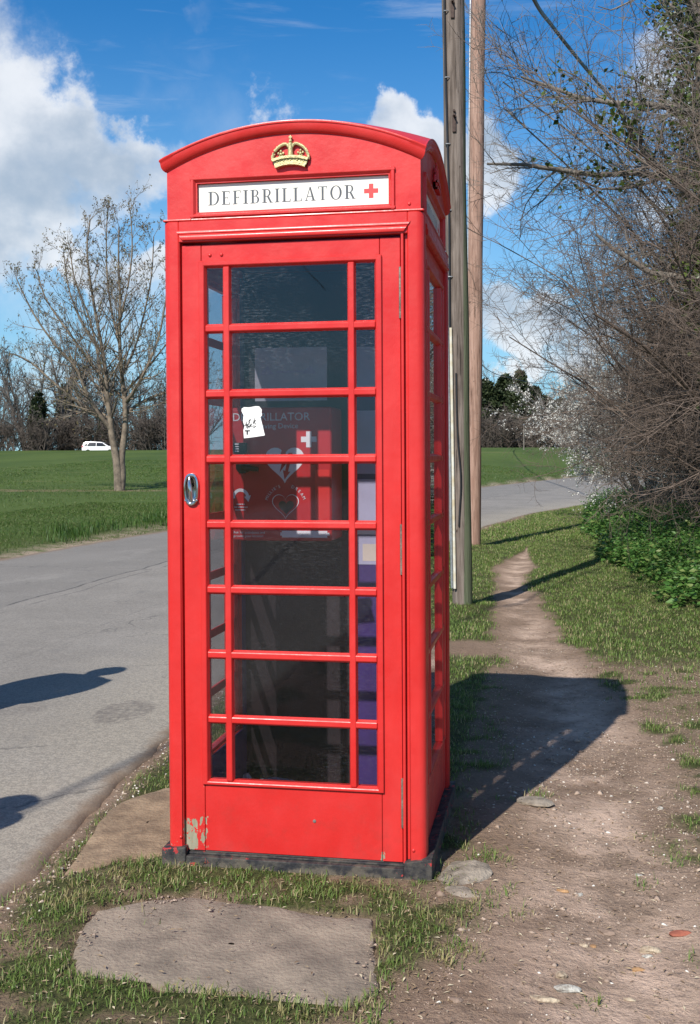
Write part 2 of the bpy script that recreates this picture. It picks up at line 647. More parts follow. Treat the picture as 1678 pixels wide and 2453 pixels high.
def window(parent, M, paint, with_back=True):
    x0, x1, z0, z1 = FR
    ix0, ix1 = COLS[0][0], COLS[2][1]
    iz1, iz0 = PZ0, PZ0 - PIT * 7 - PHT
    for nm, q, horiz in (('window_frame', (x0, ix0), 0), ('window_frame', (ix1, x1), 0), ('window_frame', (z0, iz0), 1), ('window_frame', (iz1, z1), 1)):
        mb = MB(M)
        lo, hi = q
        outer_low = abs(lo - (z0 if horiz else x0)) < 1e-6
        s = .007
        pts = [(lo, .018), (lo, .005), (hi - s, .005), (hi, .020), (hi, .040), (lo, .040)] if outer_low else \
              [(hi, .018), (hi, .005), (lo + s, .005), (lo, .020), (lo, .040), (hi, .040)]
        if horiz:
            mb.prism(pts, lambda v, y: (x0 + .0004, y + .0006, v), lambda v, y: (x1 - .0004, y + .0006, v))
        else:
            mb.prism(pts, lambda v, y: (v, y, z0), lambda v, y: (v, y, z1))
        mb.build(nm, paint, parent, bevel=.0018)
    for a, b2 in ((0, 1), (1, 2)):
        l, r = COLS[a][1], COLS[b2][0]
        mb = MB(M)
        bar(mb, False, (l + r) / 2, r - l, (r - l) * .62, iz0 - .002, iz1 + .002, .0065, .028)
        mb.build('glazing_bar', paint, parent, bevel=.0016)
    for i in range(1, 8):
        zt = PZ0 - PIT * i
        zb = PZ0 - PIT * (i - 1) - PHT
        mb = MB(M)
        bar(mb, True, (zt + zb) / 2, zb - zt, (zb - zt) * .56, ix0 - .003, ix1 + .003, .0078, .0275)
        mb.build('glazing_bar', paint, parent, bevel=.0018)
    for i in range(8):
        zt = PZ0 - PIT * i
        for l, r in COLS:
            mb = MB(M)
            mb.box(l - .004, r + .004, .0215, .0250, zt - PHT - .004, zt + .004)
            mb.build('pane', 'old_glass', parent)


# --- door
DX0, DX1, DZ0, DZ1 = -.379, .360, .051, 2.0915
mb = MB()
mb.box(DX0, FR[0] + .006, .0145, .052, DZ0, DZ1)
mb.box(FR[1] - .006, DX1, .0145, .052, DZ0, DZ1)
mb.box(FR[0] + .0075, FR[1] - .0075, .0150, .052, DZ0 + .001, FR[2] + .006)
mb.box(FR[0] + .0075, FR[1] - .0075, .0150, .052, FR[3] - .006, DZ1 - .0005)
door = mb.build('door', 'red_paint_worn', kiosk, bevel=.0016)
window(door, None, 'red_paint')
for z0, z1 in ((1.828, 1.994), (.995, 1.159), (.166, .328)):
    mb = MB()
    mb.tube([(.3612, .012, z0), (.3612, .012, (z0 + z1) / 2), (.3612, .012, z1)], .0055, 8)
    for k in range(1, 5):
        z = z0 + (z1 - z0) * k / 5
        mb.tube([(.3612, .012, z - .001), (.3612, .012, z + .001)], .0062, 8)
    mb.build('hinge', 'hinge_metal', door, smooth=True)
for x, z in ((-.281, 2.056), (-.241, 2.056)):
    mb = MB()
    mb.ball((x, .014, z), .0062, 10, (1, .7, 1))
    mb.build('screw', 'red_paint', door, smooth=True)
for x, z in ((.397, .098), (-.394, .097)):
    mb = MB()
    mb.ball((x, .000, z), .0062, 10, (1, .7, 1))
    mb.build('bolt', 'red_paint', kiosk, smooth=True)
mb = MB()
mb.ball((.065, .0145, .171), .006, 10, (1, .3, 1))
mb.build('screw', 'kiosk_floor', door, smooth=True)

# --- handle: an oval chrome cup with a finger bar
hx, hz, hw, hh = -.350, 1.2725, .0250, .0535


def oval(sx, sz, y, n=28):
    out = []
    for i in range(n):
        a = 2 * math.pi * i / n
        c, s = math.cos(a), math.sin(a)
        out.append((hx + sx * math.copysign(abs(c) ** .75, c), y, hz + sz * math.copysign(abs(s) ** .75, s)))
    return out


mb = MB()
mb.grid([oval(hw * 1.06, hh * 1.03, .0150), oval(hw * 1.06, hh * 1.03, .0085), oval(hw * 1.0, hh, .0040), oval(hw * .84, hh * .90, .0020),
         oval(hw * .74, hh * .83, .0032), oval(hw * .62, hh * .74, .0095), oval(hw * .35, hh * .5, .0130), oval(hw * .02, hh * .02, .0138)], True)
handle = mb.build('handle', 'chrome', door, smooth=True)
mb = MB()
mb.tube([(hx - .005, .006, hz + .042), (hx - .004, -.001, hz + .022), (hx - .001, -.002, hz - .004), (hx + .001, .000, hz - .028), (hx + .001, .006, hz - .042)],
        [.004, .0065, .0075, .0065, .004], 10)
mb.build('finger_bar', 'chrome', handle, smooth=True)
for s in (-1, 1):
    mb = MB()
    mb.ball((hx + s * .0200, .003, hz - .037), .004, 8, (1, .6, 1))
    mb.build('screw', 'chrome', handle, smooth=True)

# --- the other glazed sides and the closed back
for k, nm in ((1, 'side_panel'), (3, 'side_panel')):
    M = turned(k)
    mb = MB(M)
    mb.box(-.3805, FR[0] + .006, .0145, .050, .0715, 2.0995)
    mb.box(FR[1] - .006, .3630, .0145, .050, .0715, 2.0995)
    mb.box(FR[0] + .0062, FR[1] - .0062, .0150, .050, .0715, FR[2] + .006)
    mb.box(FR[0] + .0062, FR[1] - .0062, .0150, .050, FR[3] - .006, 2.0990)
    sp_ = mb.build(nm, 'red_paint', kiosk, bevel=.0016)
    window(sp_, M, 'red_paint')
    mb = MB(M)
    mb.box(-.372, FR[0] + .004, .0505, .0545, .0715, 2.0985)
    mb.box(FR[1] - .004, .358, .0505, .0545, .0715, 2.0985)
    mb.box(FR[0] + .005, FR[1] - .005, .0505, .0545, .0715, FR[2] + .004)
    mb.build('inner_lining', 'navy_paint', sp_)
mb = MB()
mb.box(-.383, .383, .838, .866, .0715, 2.0995)
mb.build('rear_panel', 'red_paint', kiosk)
mb = MB()
mb.box(-.388, .0595, .800, .815, .056, 2.12)
mb.build('back_board', 'plum_board', kiosk)
mb = MB()
mb.box(.060, .388, .7985, .815, .056, 2.12)
mb.build('back_board', 'navy_paint', kiosk)

# --- upper box: arched fascia with a sign opening on each side
UW, UY, ZT, ZA = .428, .012, 2.336, 2.444
RA = ((ZA - ZT) ** 2 + UW ** 2) / (2 * (ZA - ZT))


def arch(x):
    return ZA - RA + math.sqrt(max(RA * RA - x * x, 0))


SX, SZ0, SZ1 = .3235, 2.199, 2.295
xs = sorted(set([-UW + 2 * UW * i / 40 for i in range(41)] + [-SX, SX]))
SERIF_OBJ = []
for k in range(4):
    M = turned(k)
    mb = MB(M)
    for a, b2 in zip(xs[:-1], xs[1:]):
        inside = -SX - 1e-6 <= a and b2 <= SX + 1e-6
        spans = [(2.165, SZ0, False), (SZ1, None, True)] if inside else [(2.165, SZ0, False), (SZ0, SZ1, False), (SZ1, None, True)]
        for lo, hi, top in spans:
            za, zb = (arch(a) + .012, arch(b2) + .012) if top else (hi, hi)
            mb.add([(a, UY, lo), (b2, UY, lo), (b2, UY, zb), (a, UY, za)], [(0, 1, 2, 3)])
    for x in (-SX, SX):
        mb.add([(x, UY, SZ0), (x, UY, SZ1), (x, UY + .022, SZ1), (x, UY + .022, SZ0)], [(0, 1, 2, 3)])
    for z in (SZ0, SZ1):
        mb.add([(-SX, UY, z), (SX, UY, z), (SX, UY + .022, z), (-SX, UY + .022, z)], [(0, 1, 2, 3)])
    fas = mb.build('fascia', 'red_paint', kiosk)
    # raised frame round the sign
    fx, f0, f1 = .346, 2.1795, 2.3185
    for q in ('t', 'b', 'l', 'r'):
        mb = MB(M)
        if q in 'tb':
            zo, zi = (f1, SZ1 + .002) if q == 't' else (f0, SZ0 - .002)
            pts = [(UY + .002, zo), (UY - .010, zo - (zo - zi) * .15), (UY - .010, zo - (zo - zi) * .55), (UY + .002, zi)]
            mb.prism(pts, lambda y, z: (-fx + .0003, y, z), lambda y, z: (fx - .0003, y, z))
        else:
            s = -1 if q == 'l' else 1
            pts = [(s * fx, UY + .002), (s * (fx - .003), UY - .0095), (s * (fx - .012), UY - .0095), (s * (SX + .002), UY + .002)]
            mb.prism(pts, lambda x, y: (x, y, f0 + .0005), lambda x, y: (x, y, f1 - .0005))
        mb.build('sign_frame', 'red_paint', fas, bevel=.001)
    mb = MB(M)
    mb.box(-SX + .001, SX - .001, UY + .012, UY + .018, SZ0 + .0015, SZ1 - .0015)
    sg = mb.build('sign_panel', 'sign_white', fas)
    SERIF_OBJ.append((sg, fas, M))
    mb = MB(M)
    mb.box(-.4405, .4405, .0006 if k % 2 == 0 else .0012, .10, 2.1700, 2.1770 + (.0004 if k % 2 else 0))
    mb.build('shoulder', 'red_paint', kiosk, bevel=.004, seg=2)
mb = MB()
mb.ball((.391, UY, 2.196), .006, 10, (1, .7, 1))
mb.build('bolt', 'red_paint', kiosk, smooth=True)

# --- roof: four curved eaves mitred at the corners, shallow dome
EV = [(.012, 0), (.007, .0012), (.001, .006), (-.0035, .014), (-.0055, .024), (-.0060, .030), (-.0085, .0315), (-.0095, .036), (-.0080, .0395), (-.003, .0405)]


def eave_row(y, dz, n=48):
    f = (UW + (UY - y)) / UW
    return [(-UW * f + 2 * UW * f * i / n, y, arch(-UW + 2 * UW * i / n) + dz) for i in range(n + 1)]


mb = MB()
for i in range(4):
    M = turned(i)
    mb.grid([[M @ Vector(p) for p in eave_row(y, dz)] for y, dz in EV])
N = 40
y_e = -.003
half = UW + (UY - y_e)
rows = []
for j in range(N + 1):
    v = -1 + 2 * j / N
    r = []
    for i in range(N + 1):
        u = -1 + 2 * i / N
        a, b2 = arch(u * UW) - ZT, arch(v * UW) - ZT
        z = ZT + .0405 + a + b2 - .45 * a * b2 / (ZA - ZT)
        r.append((u * half, KC + v * half, z))
    rows.append(r)
mb.grid(rows)
roof = mb.build('roof', 'red_paint', kiosk, smooth=True)
mb = MB()
mb.box(-.40, .40, .05, .83, 2.13, 2.14)
mb.build('ceiling_board', 'navy_paint', kiosk)


# --- lettering of the sign (hand-drawn serif capitals, unit cap height)
def ring(cx, cy, rx, ry, ix, iy, a0, a1, n=18, dx=0):
    out = []
    for i in range(n):
        t0, t1 = a0 + (a1 - a0) * i / n, a0 + (a1 - a0) * (i + 1) / n
        out.append([(cx + rx * math.cos(t0), cy + ry * math.sin(t0)), (cx + rx * math.cos(t1), cy + ry * math.sin(t1)),
                    (cx + dx + ix * math.cos(t1), cy + iy * math.sin(t1)), (cx + dx + ix * math.cos(t0), cy + iy * math.sin(t0))])
    return out


def R_(x0, y0, x1, y1):
    return [(x0, y0), (x1, y0), (x1, y1), (x0, y1)]


H2 = math.pi / 2
STEM = [R_(.095, .03, .245, .97), R_(.0, 0, .335, .055), R_(.0, .945, .335, 1)]
GLYPH = {
    'I': (.34, STEM),
    'L': (.62, STEM + [R_(.2, 0, .58, .05), [(.52, .05), (.58, .05), (.60, .24), (.575, .24)]]),
    'E': (.62, STEM + [R_(.2, 0, .57, .05), [(.52, .05), (.57, .05), (.59, .22), (.565, .22)], R_(.2, .95, .55, 1), [(.545, .79), (.57, .79), (.55, .95), (.50, .95)],
                       R_(.2, .485, .43, .53), R_(.41, .40, .435, .615)]),
    'F': (.58, STEM + [R_(.2, .95, .55, 1), [(.545, .79), (.57, .79), (.55, .95), (.50, .95)], R_(.2, .475, .43, .52), R_(.41, .39, .435, .605)]),
    'D': (.78, STEM + [R_(.2, 0, .34, .05), R_(.2, .95, .34, 1)] + ring(.33, .5, .42, .5, .285, .445, -H2, H2, 22)),
    'B': (.66, STEM + [R_(.2, 0, .36, .05), R_(.2, .95, .34, 1), R_(.2, .50, .36, .545)] + ring(.33, .76, .23, .24, .115, .195, -H2, H2, 16) + ring(.35, .27, .26, .27, .135, .225, -H2, H2, 16)),
    'R': (.72, STEM + [R_(.2, .95, .34, 1), R_(.2, .455, .36, .50)] + ring(.33, .73, .26, .27, .14, .225, -H2, H2, 16) + [[(.33, .47), (.47, .47), (.67, .03), (.53, .03)], R_(.51, 0, .74, .045)]),
    'A': (.74, [[(.08, .03), (.135, .03), (.395, .97), (.345, .97)], [(.32, 1.0), (.42, 1.0), (.685, .03), (.54, .03)], R_(.01, 0, .24, .045), R_(.45, 0, .76, .045), R_(.20, .30, .56, .345)]),
    'T': (.68, [R_(.265, .03, .40, .97), R_(.175, 0, .49, .045), R_(.03, .95, .635, 1), [(.03, .95), (.085, .95), (.05, .77), (.025, .77)], [(.58, .95), (.635, .95), (.64, .77), (.615, .77)]]),
    'O': (.82, ring(.40, .5, .385, .515, .245, .465, 0, 2 * math.pi, 32)),
}


def serif(word, x0, z0, width, cap, y, M, parent):
    tot = sum(GLYPH[c][0] * 1.10 for c in word)
    gap = (width / cap * 1.0 - tot) / (len(word) - 1)
    mb = MB(M)
    pen, q = 0., 0
    for c in word:
        for poly in GLYPH[c][1]:
            q += 1
            yy = y - .0003 - .00002 * (q % 9)
            mb.add([(x0 + (pen + px * 1.10) * cap, yy, z0 + pz * cap) for px, pz in poly], [tuple(range(len(poly)))])
        pen += GLYPH[c][0] * 1.10 + gap
    me = bpy.data.meshes.new('lettering')
    me.from_pydata(mb.v, [], mb.f)
    if M is not None:
        me.transform(M)
    return link('lettering', me, 'sign_ink', parent)


for sg, fas, M in SERIF_OBJ[:2] + SERIF_OBJ[3:]:
    serif('DEFIBRILLATOR', -.288, 2.2235, .500, .0455, UY + .012, M, fas)
    mb = MB(M)
    y = UY + .0117
    a, b2 = .0075, .0235
    cx, cz = .2645, 2.2465
    mb.add([(cx - a, y, cz - b2), (cx + a, y, cz - b2), (cx + a, y, cz - a), (cx + b2, y, cz - a), (cx + b2, y, cz + a), (cx + a, y, cz + a),
            (cx + a, y, cz + b2), (cx - a, y, cz + b2), (cx - a, y, cz + a), (cx - b2, y, cz + a), (cx - b2, y, cz - a), (cx - a, y, cz - a)],
           [(0, 1, 2, 3, 4, 5, 6, 7, 8, 9, 10, 11)])
    mb.build('sign_cross', 'cross_red', fas)

# --- crown on the front and sides
mb = MB()
cz, w = 2.329, .0625


def P(u, v, y=-.004):
    return (u * w, y, cz + v * w)


y0c = UY
mb_parts = []
# circlet: three curved bands
for z0, z1, yo, wd0, wd1 in ((.10, .22, -.006, .80, .84), (.21, .46, .0005, .84, .93), (.45, .58, -.006, .93, .98)):
    rows = []
    for i in range(25):
        u = -1 + 2 * i / 24
        sag = -.16 * (u * u) + .06
        a = [P(u * wd0, z0 + sag, y0c), P(u * wd0, z0 + sag, yo), P(u * wd1, z1 + sag, yo), P(u * wd1, z1 + sag, y0c)]
        rows.append(a)
    mb.grid(rows, True)
for i in range(9):                       # gems on the circlet
    u = -.72 + 1.44 * i / 8
    mb.ball(P(u, .34 - .16 * u * u + .09, .001), .0030 if i % 2 else .0042, 8, (1, .8, 1))
for s in (-1, 1):                        # the two arches with beading
    ctl = [(.96, .40), (.97, .62), (.84, .92), (.69, 1.08), (.52, 1.19), (.36, 1.26), (.25, 1.27), (.14, 1.20), (.08, 1.06)]
    pts = []
    for (ua, va), (ub, vb) in zip(ctl[:-1], ctl[1:]):
        for t in (0, .5):
            pts.append((s * (ua + (ub - ua) * t), va + (vb - va) * t))
    pts.append((s * .08, 1.12))
    mb.tube([P(u * 1, v, y0c - .008) for u, v in pts], .0052, 8)
    for i, (u, v) in enumerate(pts[1:-1]):
        mb.ball(P(u * 1.035, v + .035, y0c - .011), .0029, 6)
    # side ornament (fleur) inside each opening
    c0 = (s * .53, .76)
    for du, dv, r in ((0, 0, .0056), (-.13, .05, .0044), (.13, .05, .0044), (0, .16, .0044), (0, -.15, .0036), (-.07, -.09, .0025), (.07, -.09, .0025)):
        mb.ball(P(c0[0] + du, c0[1] + dv, y0c - .004), r, 8)
    mb.tube([P(c0[0], .50, y0c - .003), P(c0[0], .76, y0c - .003)], .0022, 6)
# central stem, orb and cross
mb.tube([P(0, .55, y0c - .006), P(0, .80, y0c - .008), P(0, 1.05, y0c - .008), P(0, 1.30, y0c - .008)], [.0100, .0090, .0082, .0092], 10)
for v in (.68, .84, 1.0, 1.15):
    mb.ball(P(0, v, y0c - .013), .0036, 8)
mb.ball(P(0, 1.42, y0c - .008), .0056, 10)
mb.ball(P(0, 1.60, y0c - .008), .0050, 8, (1.1, .7, .9))
for du, dv in ((-.06, 1.60), (.06, 1.60), (0, 1.67), (0, 1.53)):
    mb.ball(P(du, dv, y0c - .008), .0034, 8)
crown = mb.build('crown', 'crown_gold', kiosk, smooth=True)
c2 = link('crown', crown.data, None, kiosk)
c2.matrix_local = turned(1)
c2.material_slots[0].link = 'OBJECT'
c2.material_slots[0].material = MATS['red_paint']

# ================================================================== what stands inside
CY0 = .58
cab = thing('defibrillator_cabinet', 'dark red defibrillator cabinet with heart sign behind the kiosk door', 'defibrillator')
cab.location = (0, 0, 0)
mb = MB()
mb.box(-.384, .018, CY0, .799, 1.056, 1.570)
body = mb.build('cabinet_body', 'cabinet_red', cab, bevel=.012, seg=3)
TY = CY0 - .0012


def on_cab(x, z, y=TY):
    return Matrix.Translation((x, y, z)) @ FACE


text_mesh('DEFIBRILLATOR', .0435, on_cab(-.372, 1.519), 'lettering', 'print_grey', cab, spacing=1.0)
text_mesh('Life Saving Device', .0285, on_cab(-.318, 1.489), 'lettering', 'print_grey', cab, spacing=1.0)


def flat(name, polys, mat, parent, y):
    mb = MB()
    for i, p in enumerate(polys):
        mb.add([(x, y - .00002 * i, z) for x, z in p], [tuple(range(len(p)))])
    return mb.build(name, mat, parent)


cxx, czz, a, b2 = -.070, 1.446, .0105, .0305
flat('cross_mark', [[(cxx - a, czz - b2), (cxx + a, czz - b2), (cxx + a, czz - a), (cxx + b2, czz - a), (cxx + b2, czz + a), (cxx + a, czz + a), (cxx + a, czz + b2),
                     (cxx - a, czz + b2), (cxx - a, czz + a), (cxx - b2, czz + a), (cxx - b2, czz - a), (cxx - a, czz - a)]], 'print_grey', cab, TY)


def heart(cx, cz, s, n=40):
    out = []
    for i in range(n):
        t = 2 * math.pi * i / n
        out.append((cx + s * 16 * math.sin(t) ** 3 / 16, cz + s * (13 * math.cos(t) - 5 * math.cos(2 * t) - 2 * math.cos(3 * t) - math.cos(4 * t)) / 16))
    return out


flat('heart_mark', [heart(-.165, 1.358, .077)], 'print_grey', cab, TY)
flat('bolt_mark', [[(-.176, 1.405), (-.196, 1.352), (-.176, 1.358), (-.186, 1.318), (-.150, 1.366), (-.168, 1.362), (-.158, 1.405)],
                   [(-.150, 1.395), (-.134, 1.395), (-.152, 1.322), (-.142, 1.324), (-.166, 1.292), (-.172, 1.328), (-.163, 1.326)]], 'cabinet_red', cab, TY - .0006)
# ring of words round a heart outline
ho, hi = heart(-.163, 1.196, .053), heart(-.163, 1.196, .050)
flat('heart_outline', [[ho[i], ho[(i + 1) % 40], hi[(i + 1) % 40], hi[i]] for i in range(40)], 'print_grey', cab, TY)
flat('dark_heart', [heart(-.160, 1.188, .030)], 'black_plastic', cab, TY)  # small black heart inside the outline
for word, a0, a1 in (("MILLIE'S", 158, 108), ('DREAM', 68, 24)):
    for i, ch in enumerate(word):
        ang = math.radians(a0 + (a1 - a0) * i / (len(word) - 1))
        r = .074
        M = Matrix.Translation((-.163 + r * math.cos(ang), TY, 1.190 + r * math.sin(ang))) @ Matrix.Rotation(-(ang - H2), 4, 'Y') @ FACE
        text_mesh(ch, .0165, M, 'lettering', 'print_grey', cab, align='CENTER')
# turning arrow with its three lines, the locating line and label strip
arc = []
for i in range(14):
    t0, t1 = math.pi * (1.05 - 1.0 * i / 14), math.pi * (1.05 - 1.0 * (i + 1) / 14)
    arc.append([(-.341 + .034 * math.cos(t0), 1.224 + .034 * math.sin(t0)), (-.341 + .034 * math.cos(t1), 1.224 + .034 * math.sin(t1)),
                (-.341 + .022 * math.cos(t1), 1.224 + .022 * math.sin(t1)), (-.341 + .022 * math.cos(t0), 1.224 + .022 * math.sin(t0))])
arc.append([(-.326, 1.226), (-.300, 1.232), (-.310, 1.206)])
flat('arrow_mark', arc, 'print_grey', cab, TY)
for z, wd_ in ((1.195, .030), (1.184, .048), (1.173, .040)):
    flat('small_print', [[(-.342 - wd_ / 2 + q, z), (-.342 - wd_ / 2 + q + .005, z), (-.342 - wd_ / 2 + q + .005, z + .004), (-.342 - wd_ / 2 + q, z + .004)] for q in np.arange(0, wd_, .0068)], 'print_grey', cab, TY)
text_mesh('Ask for ambulance and', .0135, on_cab(-.370, 1.084), 'lettering', 'print_grey', cab)
text_mesh('provide your location', .0135, on_cab(-.370, 1.070), 'lettering', 'print_grey', cab)
flat('label_strip', [[(-.178, 1.070), (.000, 1.070), (.000, 1.078), (.008, 1.078), (.008, 1.089), (.000, 1.089), (.000, 1.096), (-.178, 1.096), (-.178, 1.089), (-.184, 1.089), (-.184, 1.077), (-.178, 1.077)]], 'print_grey', cab, TY)
flat('painted_sun_strip', [[(-.046, 1.100), (.010, 1.100), (.010, 1.330), (-.046, 1.330)]], 'cabinet_red_sunlit', cab, TY)  # sunlight through the narrow left panes, painted on as a brighter red
mb = MB()
mb.box(-.362, -.312, CY0 - .030, CY0, 1.395, 1.435)
mb.box(-.355, -.318, CY0 - .022, CY0, 1.330, 1.394)
mb.build('keypad', 'black_plastic', cab, bevel=.006, seg=2)
mb = MB()
mb.tube([(-.325, CY0, 1.340), (-.325, CY0 - .035, 1.340)], .024, 16)
mb.tube([(-.325, CY0 - .03, 1.340), (-.262, CY0 - .03, 1.332)], [.013, .009], 10)
mb.build('twist_handle', 'black_plastic', cab, smooth=True)
for i in range(4):
    mb = MB()
    mb.box(-.354, -.338, CY0 - .032, CY0 - .0302, 1.400 + i * .009, 1.404 + i * .009)
    mb.build('key', 'print_grey', cab)


def sheet(name, x0, x1, z0, z1, y, mat, label, cat, group=None, tilt=0.):
    mb = MB()
    cx, cz = (x0 + x1) / 2, (z0 + z1) / 2
    mb.box(x0 - cx, x1 - cx, -.0006, .0006, z0 - cz, z1 - cz)
    o = mb.build(name, mat)
    o.location = (cx, y, cz)
    o.rotation_euler = (0, tilt, 0)
    return tag(o, label, cat, group)


n1 = sheet('notice', -.340, -.042, 1.605, 1.820, .7985, 'paper_pale', 'pale grey notice on the back board above the defibrillator cabinet', 'notice')
mb = MB()
for cx in (-.10, .075):
    mb.add([(cx - .03, -.0012, .0), (cx + .03, -.0012, .0), (cx + .005, -.0012, .035)], [(0, 1, 2)])
mb.add([(-.06, -.0013, .006), (.06, -.0013, .006), (.06, -.0013, .014), (-.06, -.0013, .014)], [(0, 1, 2, 3)])
mb.build('arrow_shapes', 'poster_lilac', n1)  # two triangles and a bar in lilac across the notice
sheet('notice', .060, .270, 1.622, 1.816, .7970, 'poster_lilac', 'upper lilac notice seen through the narrow right-hand panes', 'notice')
sheet('notice', .055, .265, 1.310, 1.562, .7970, 'poster_lilac', 'middle lilac notice seen through the narrow right-hand panes', 'notice')
n3 = sheet('notice', .062, .270, 1.092, 1.288, .7970, 'poster_lilac', 'lower lilac notice with a white strip below, right-hand panes', 'notice')
sheet('notice', .062, .275, 1.068, 1.088, .7968, 'paper_white', 'thin white paper strip under the lilac notices', 'paper strip')
n4 = sheet('notice', .070, .275, .948, 1.062, .7970, 'poster_lilac', 'lowest lilac card with a cream square, narrow right-hand pane', 'notice')
mb = MB()
mb.box(.10 - .1725, .16 - .1725, -.0012, -.0007, .962 - 1.005, 1.030 - 1.005)
mb.build('cream_square', 'poster_cream', n4)

# torn white paper stuck to the inside of the middle pane
mb = MB()
poly = [(-.176, 1.542), (-.168, 1.547), (-.150, 1.546), (-.128, 1.550), (-.116, 1.549), (-.107, 1.538), (-.108, 1.528), (-.106, 1.520), (-.112, 1.513), (-.106, 1.490), (-.097, 1.452), (-.132, 1.447),
        (-.169, 1.443), (-.171, 1.470), (-.167, 1.482), (-.172, 1.500), (-.170, 1.520), (-.177, 1.534)]
mb.prism(poly, lambda x, z: (x, .0195, z), lambda x, z: (x, .0211, z))
pap = mb.build('torn_paper', 'paper_white')
tag(pap, 'torn white paper with black scribble stuck on the third centre pane', 'paper')
rs = random.Random(4)
mb = MB()
for i in range(26):
    x, z = -.162 + rs.random() * .034, 1.478 + rs.random() * .026
    a = rs.random() * 6.3
    l, t = .006 + rs.random() * .008, .0012
    dx, dz = math.cos(a) * l / 2, math.sin(a) * l / 2
    nx, nz = -math.sin(a) * t, math.cos(a) * t
    yy = .0192 - i * .00001
    mb.add([(x - dx - nx, yy, z - dz - nz), (x + dx - nx, yy, z + dz - nz), (x + dx + nx, yy, z + dz + nz), (x - dx + nx, yy, z - dz + nz)], [(0, 1, 2, 3)])
for q in ((-.166, 1.466, .018, .004), (-.160, 1.455, .005, .014)):
    mb.add([(q[0], .0188, q[1]), (q[0] + q[2], .0188, q[1]), (q[0] + q[2], .0188, q[1] + q[3]), (q[0], .0188, q[1] + q[3])], [(0, 1, 2, 3)])
mb.build('scribble', 'black_plastic', pap)


def lump(name, c, r, sq, mat, seed, label, cat, group=None, n=14, amp=.28, rz=0.):
    rr = random.Random(seed)
    bm = bmesh.new()
    bmesh.ops.create_icosphere(bm, subdivisions=2, radius=1)
    ph = [rr.random() * 9 for _ in range(6)]
    for v in bm.verts:
        p = v.co
        f = 1 + amp * (math.sin(p.x * 2.3 + ph[0]) * math.cos(p.y * 2.9 + ph[1]) + .6 * math.sin(p.z * 3.7 + ph[2] + p.x * 2)) + amp * .35 * (rr.random() - .5)
        v.co = Vector((p.x * f * sq[0] * r, p.y * f * sq[1] * r, p.z * f * sq[2] * r))
    me = bpy.data.meshes.new(name)
    bm.to_mesh(me)
    bm.free()
    o = link(name, me, mat)
    o.location = c
    o.rotation_euler = (0, 0, rz)
    return tag(o, label, cat, group)


lump('crumpled_paper', (-.372, .742, .076), .023, (1, 1, 1), 'paper_white', 3, 'white crumpled paper ball on the kiosk floor behind the lowest pane', 'litter')
o = lump('plastic_bag', (-.235, .715, .076), .062, (1.3, .8, .36), 'paper_pale', 8, 'pale grey crumpled bag lying on the kiosk floor', 'bag')

# ================================================================== terrain
NEAR_E = np.array([(-.70, -6), (-.75, -3), (-.83, -.42), (-.89, .25), (-.93, .9), (-1.06, 1.74), (-1.12, 4), (-1.05, 8), (-.90, 12), (-.49, 17), (.44, 22.6),
                   (1.91, 27.3), (4.2, 36), (7.8, 50), (12.5, 68), (20, 95), (30, 130)])
FAR_E = np.array([(-6.2, -60), (-6.3, -10), (-6.46, 10.3), (-6.34, 12.9), (-6.16, 16), (-5.5, 22), (-4.35, 30), (-2.1, 42.4), (-.21, 51.7), (3.16, 66.9), (8.5, 85), (13, 98), (24, 130)])
NEAR_E = np.vstack([[(-.6, -60)], NEAR_E])


def catmull(pts, n=400):
    y = np.linspace(pts[0, 1], pts[-1, 1], n)
    x = np.interp(y, pts[:, 1], pts[:, 0])
    k = np.ones(15) / 15
    xs_ = np.convolve(np.pad(x, 7, mode='edge'), k, 'valid')
    return y, xs_


_ny, _nx = catmull(NEAR_E, 900)
_fy, _fx = catmull(FAR_E, 900)


def near_x(y):
    return np.interp(y, _ny, _nx) + .05 * (fbm(y * 3.1, y * 0 + 3.3, 5) - .5) + .10 * (fbm(y * .9, y * 0 + 1.3, 6) - .5)


def far_x(y):
    return np.interp(y, _fy, _fx) + .10 * (fbm(y * 1.7, y * 0 + 7.1, 9) - .5)


PATH = np.array([(1.02, -3, .44), (1.00, -1.0, .40), (1.0, 0, .36), (1.02, 1.5, .34), (.95, 2.8, .30), (.78, 4.2, .27), (.66, 5.6, .20), (.56, 7, .20), (.42, 8.6, .17), (.44, 10, .22), (.48, 11.4, .10), (.5, 12.6, .0)])


def path_d(x, y):
    """distance from the trodden path's middle, in half widths"""
    c = np.interp(y, PATH[:, 1], PATH[:, 0])
    w = np.maximum(np.interp(y, PATH[:, 1], PATH[:, 2]), .02)
    return np.abs(x - c) / w + np.where(y > 13, 9, 0)


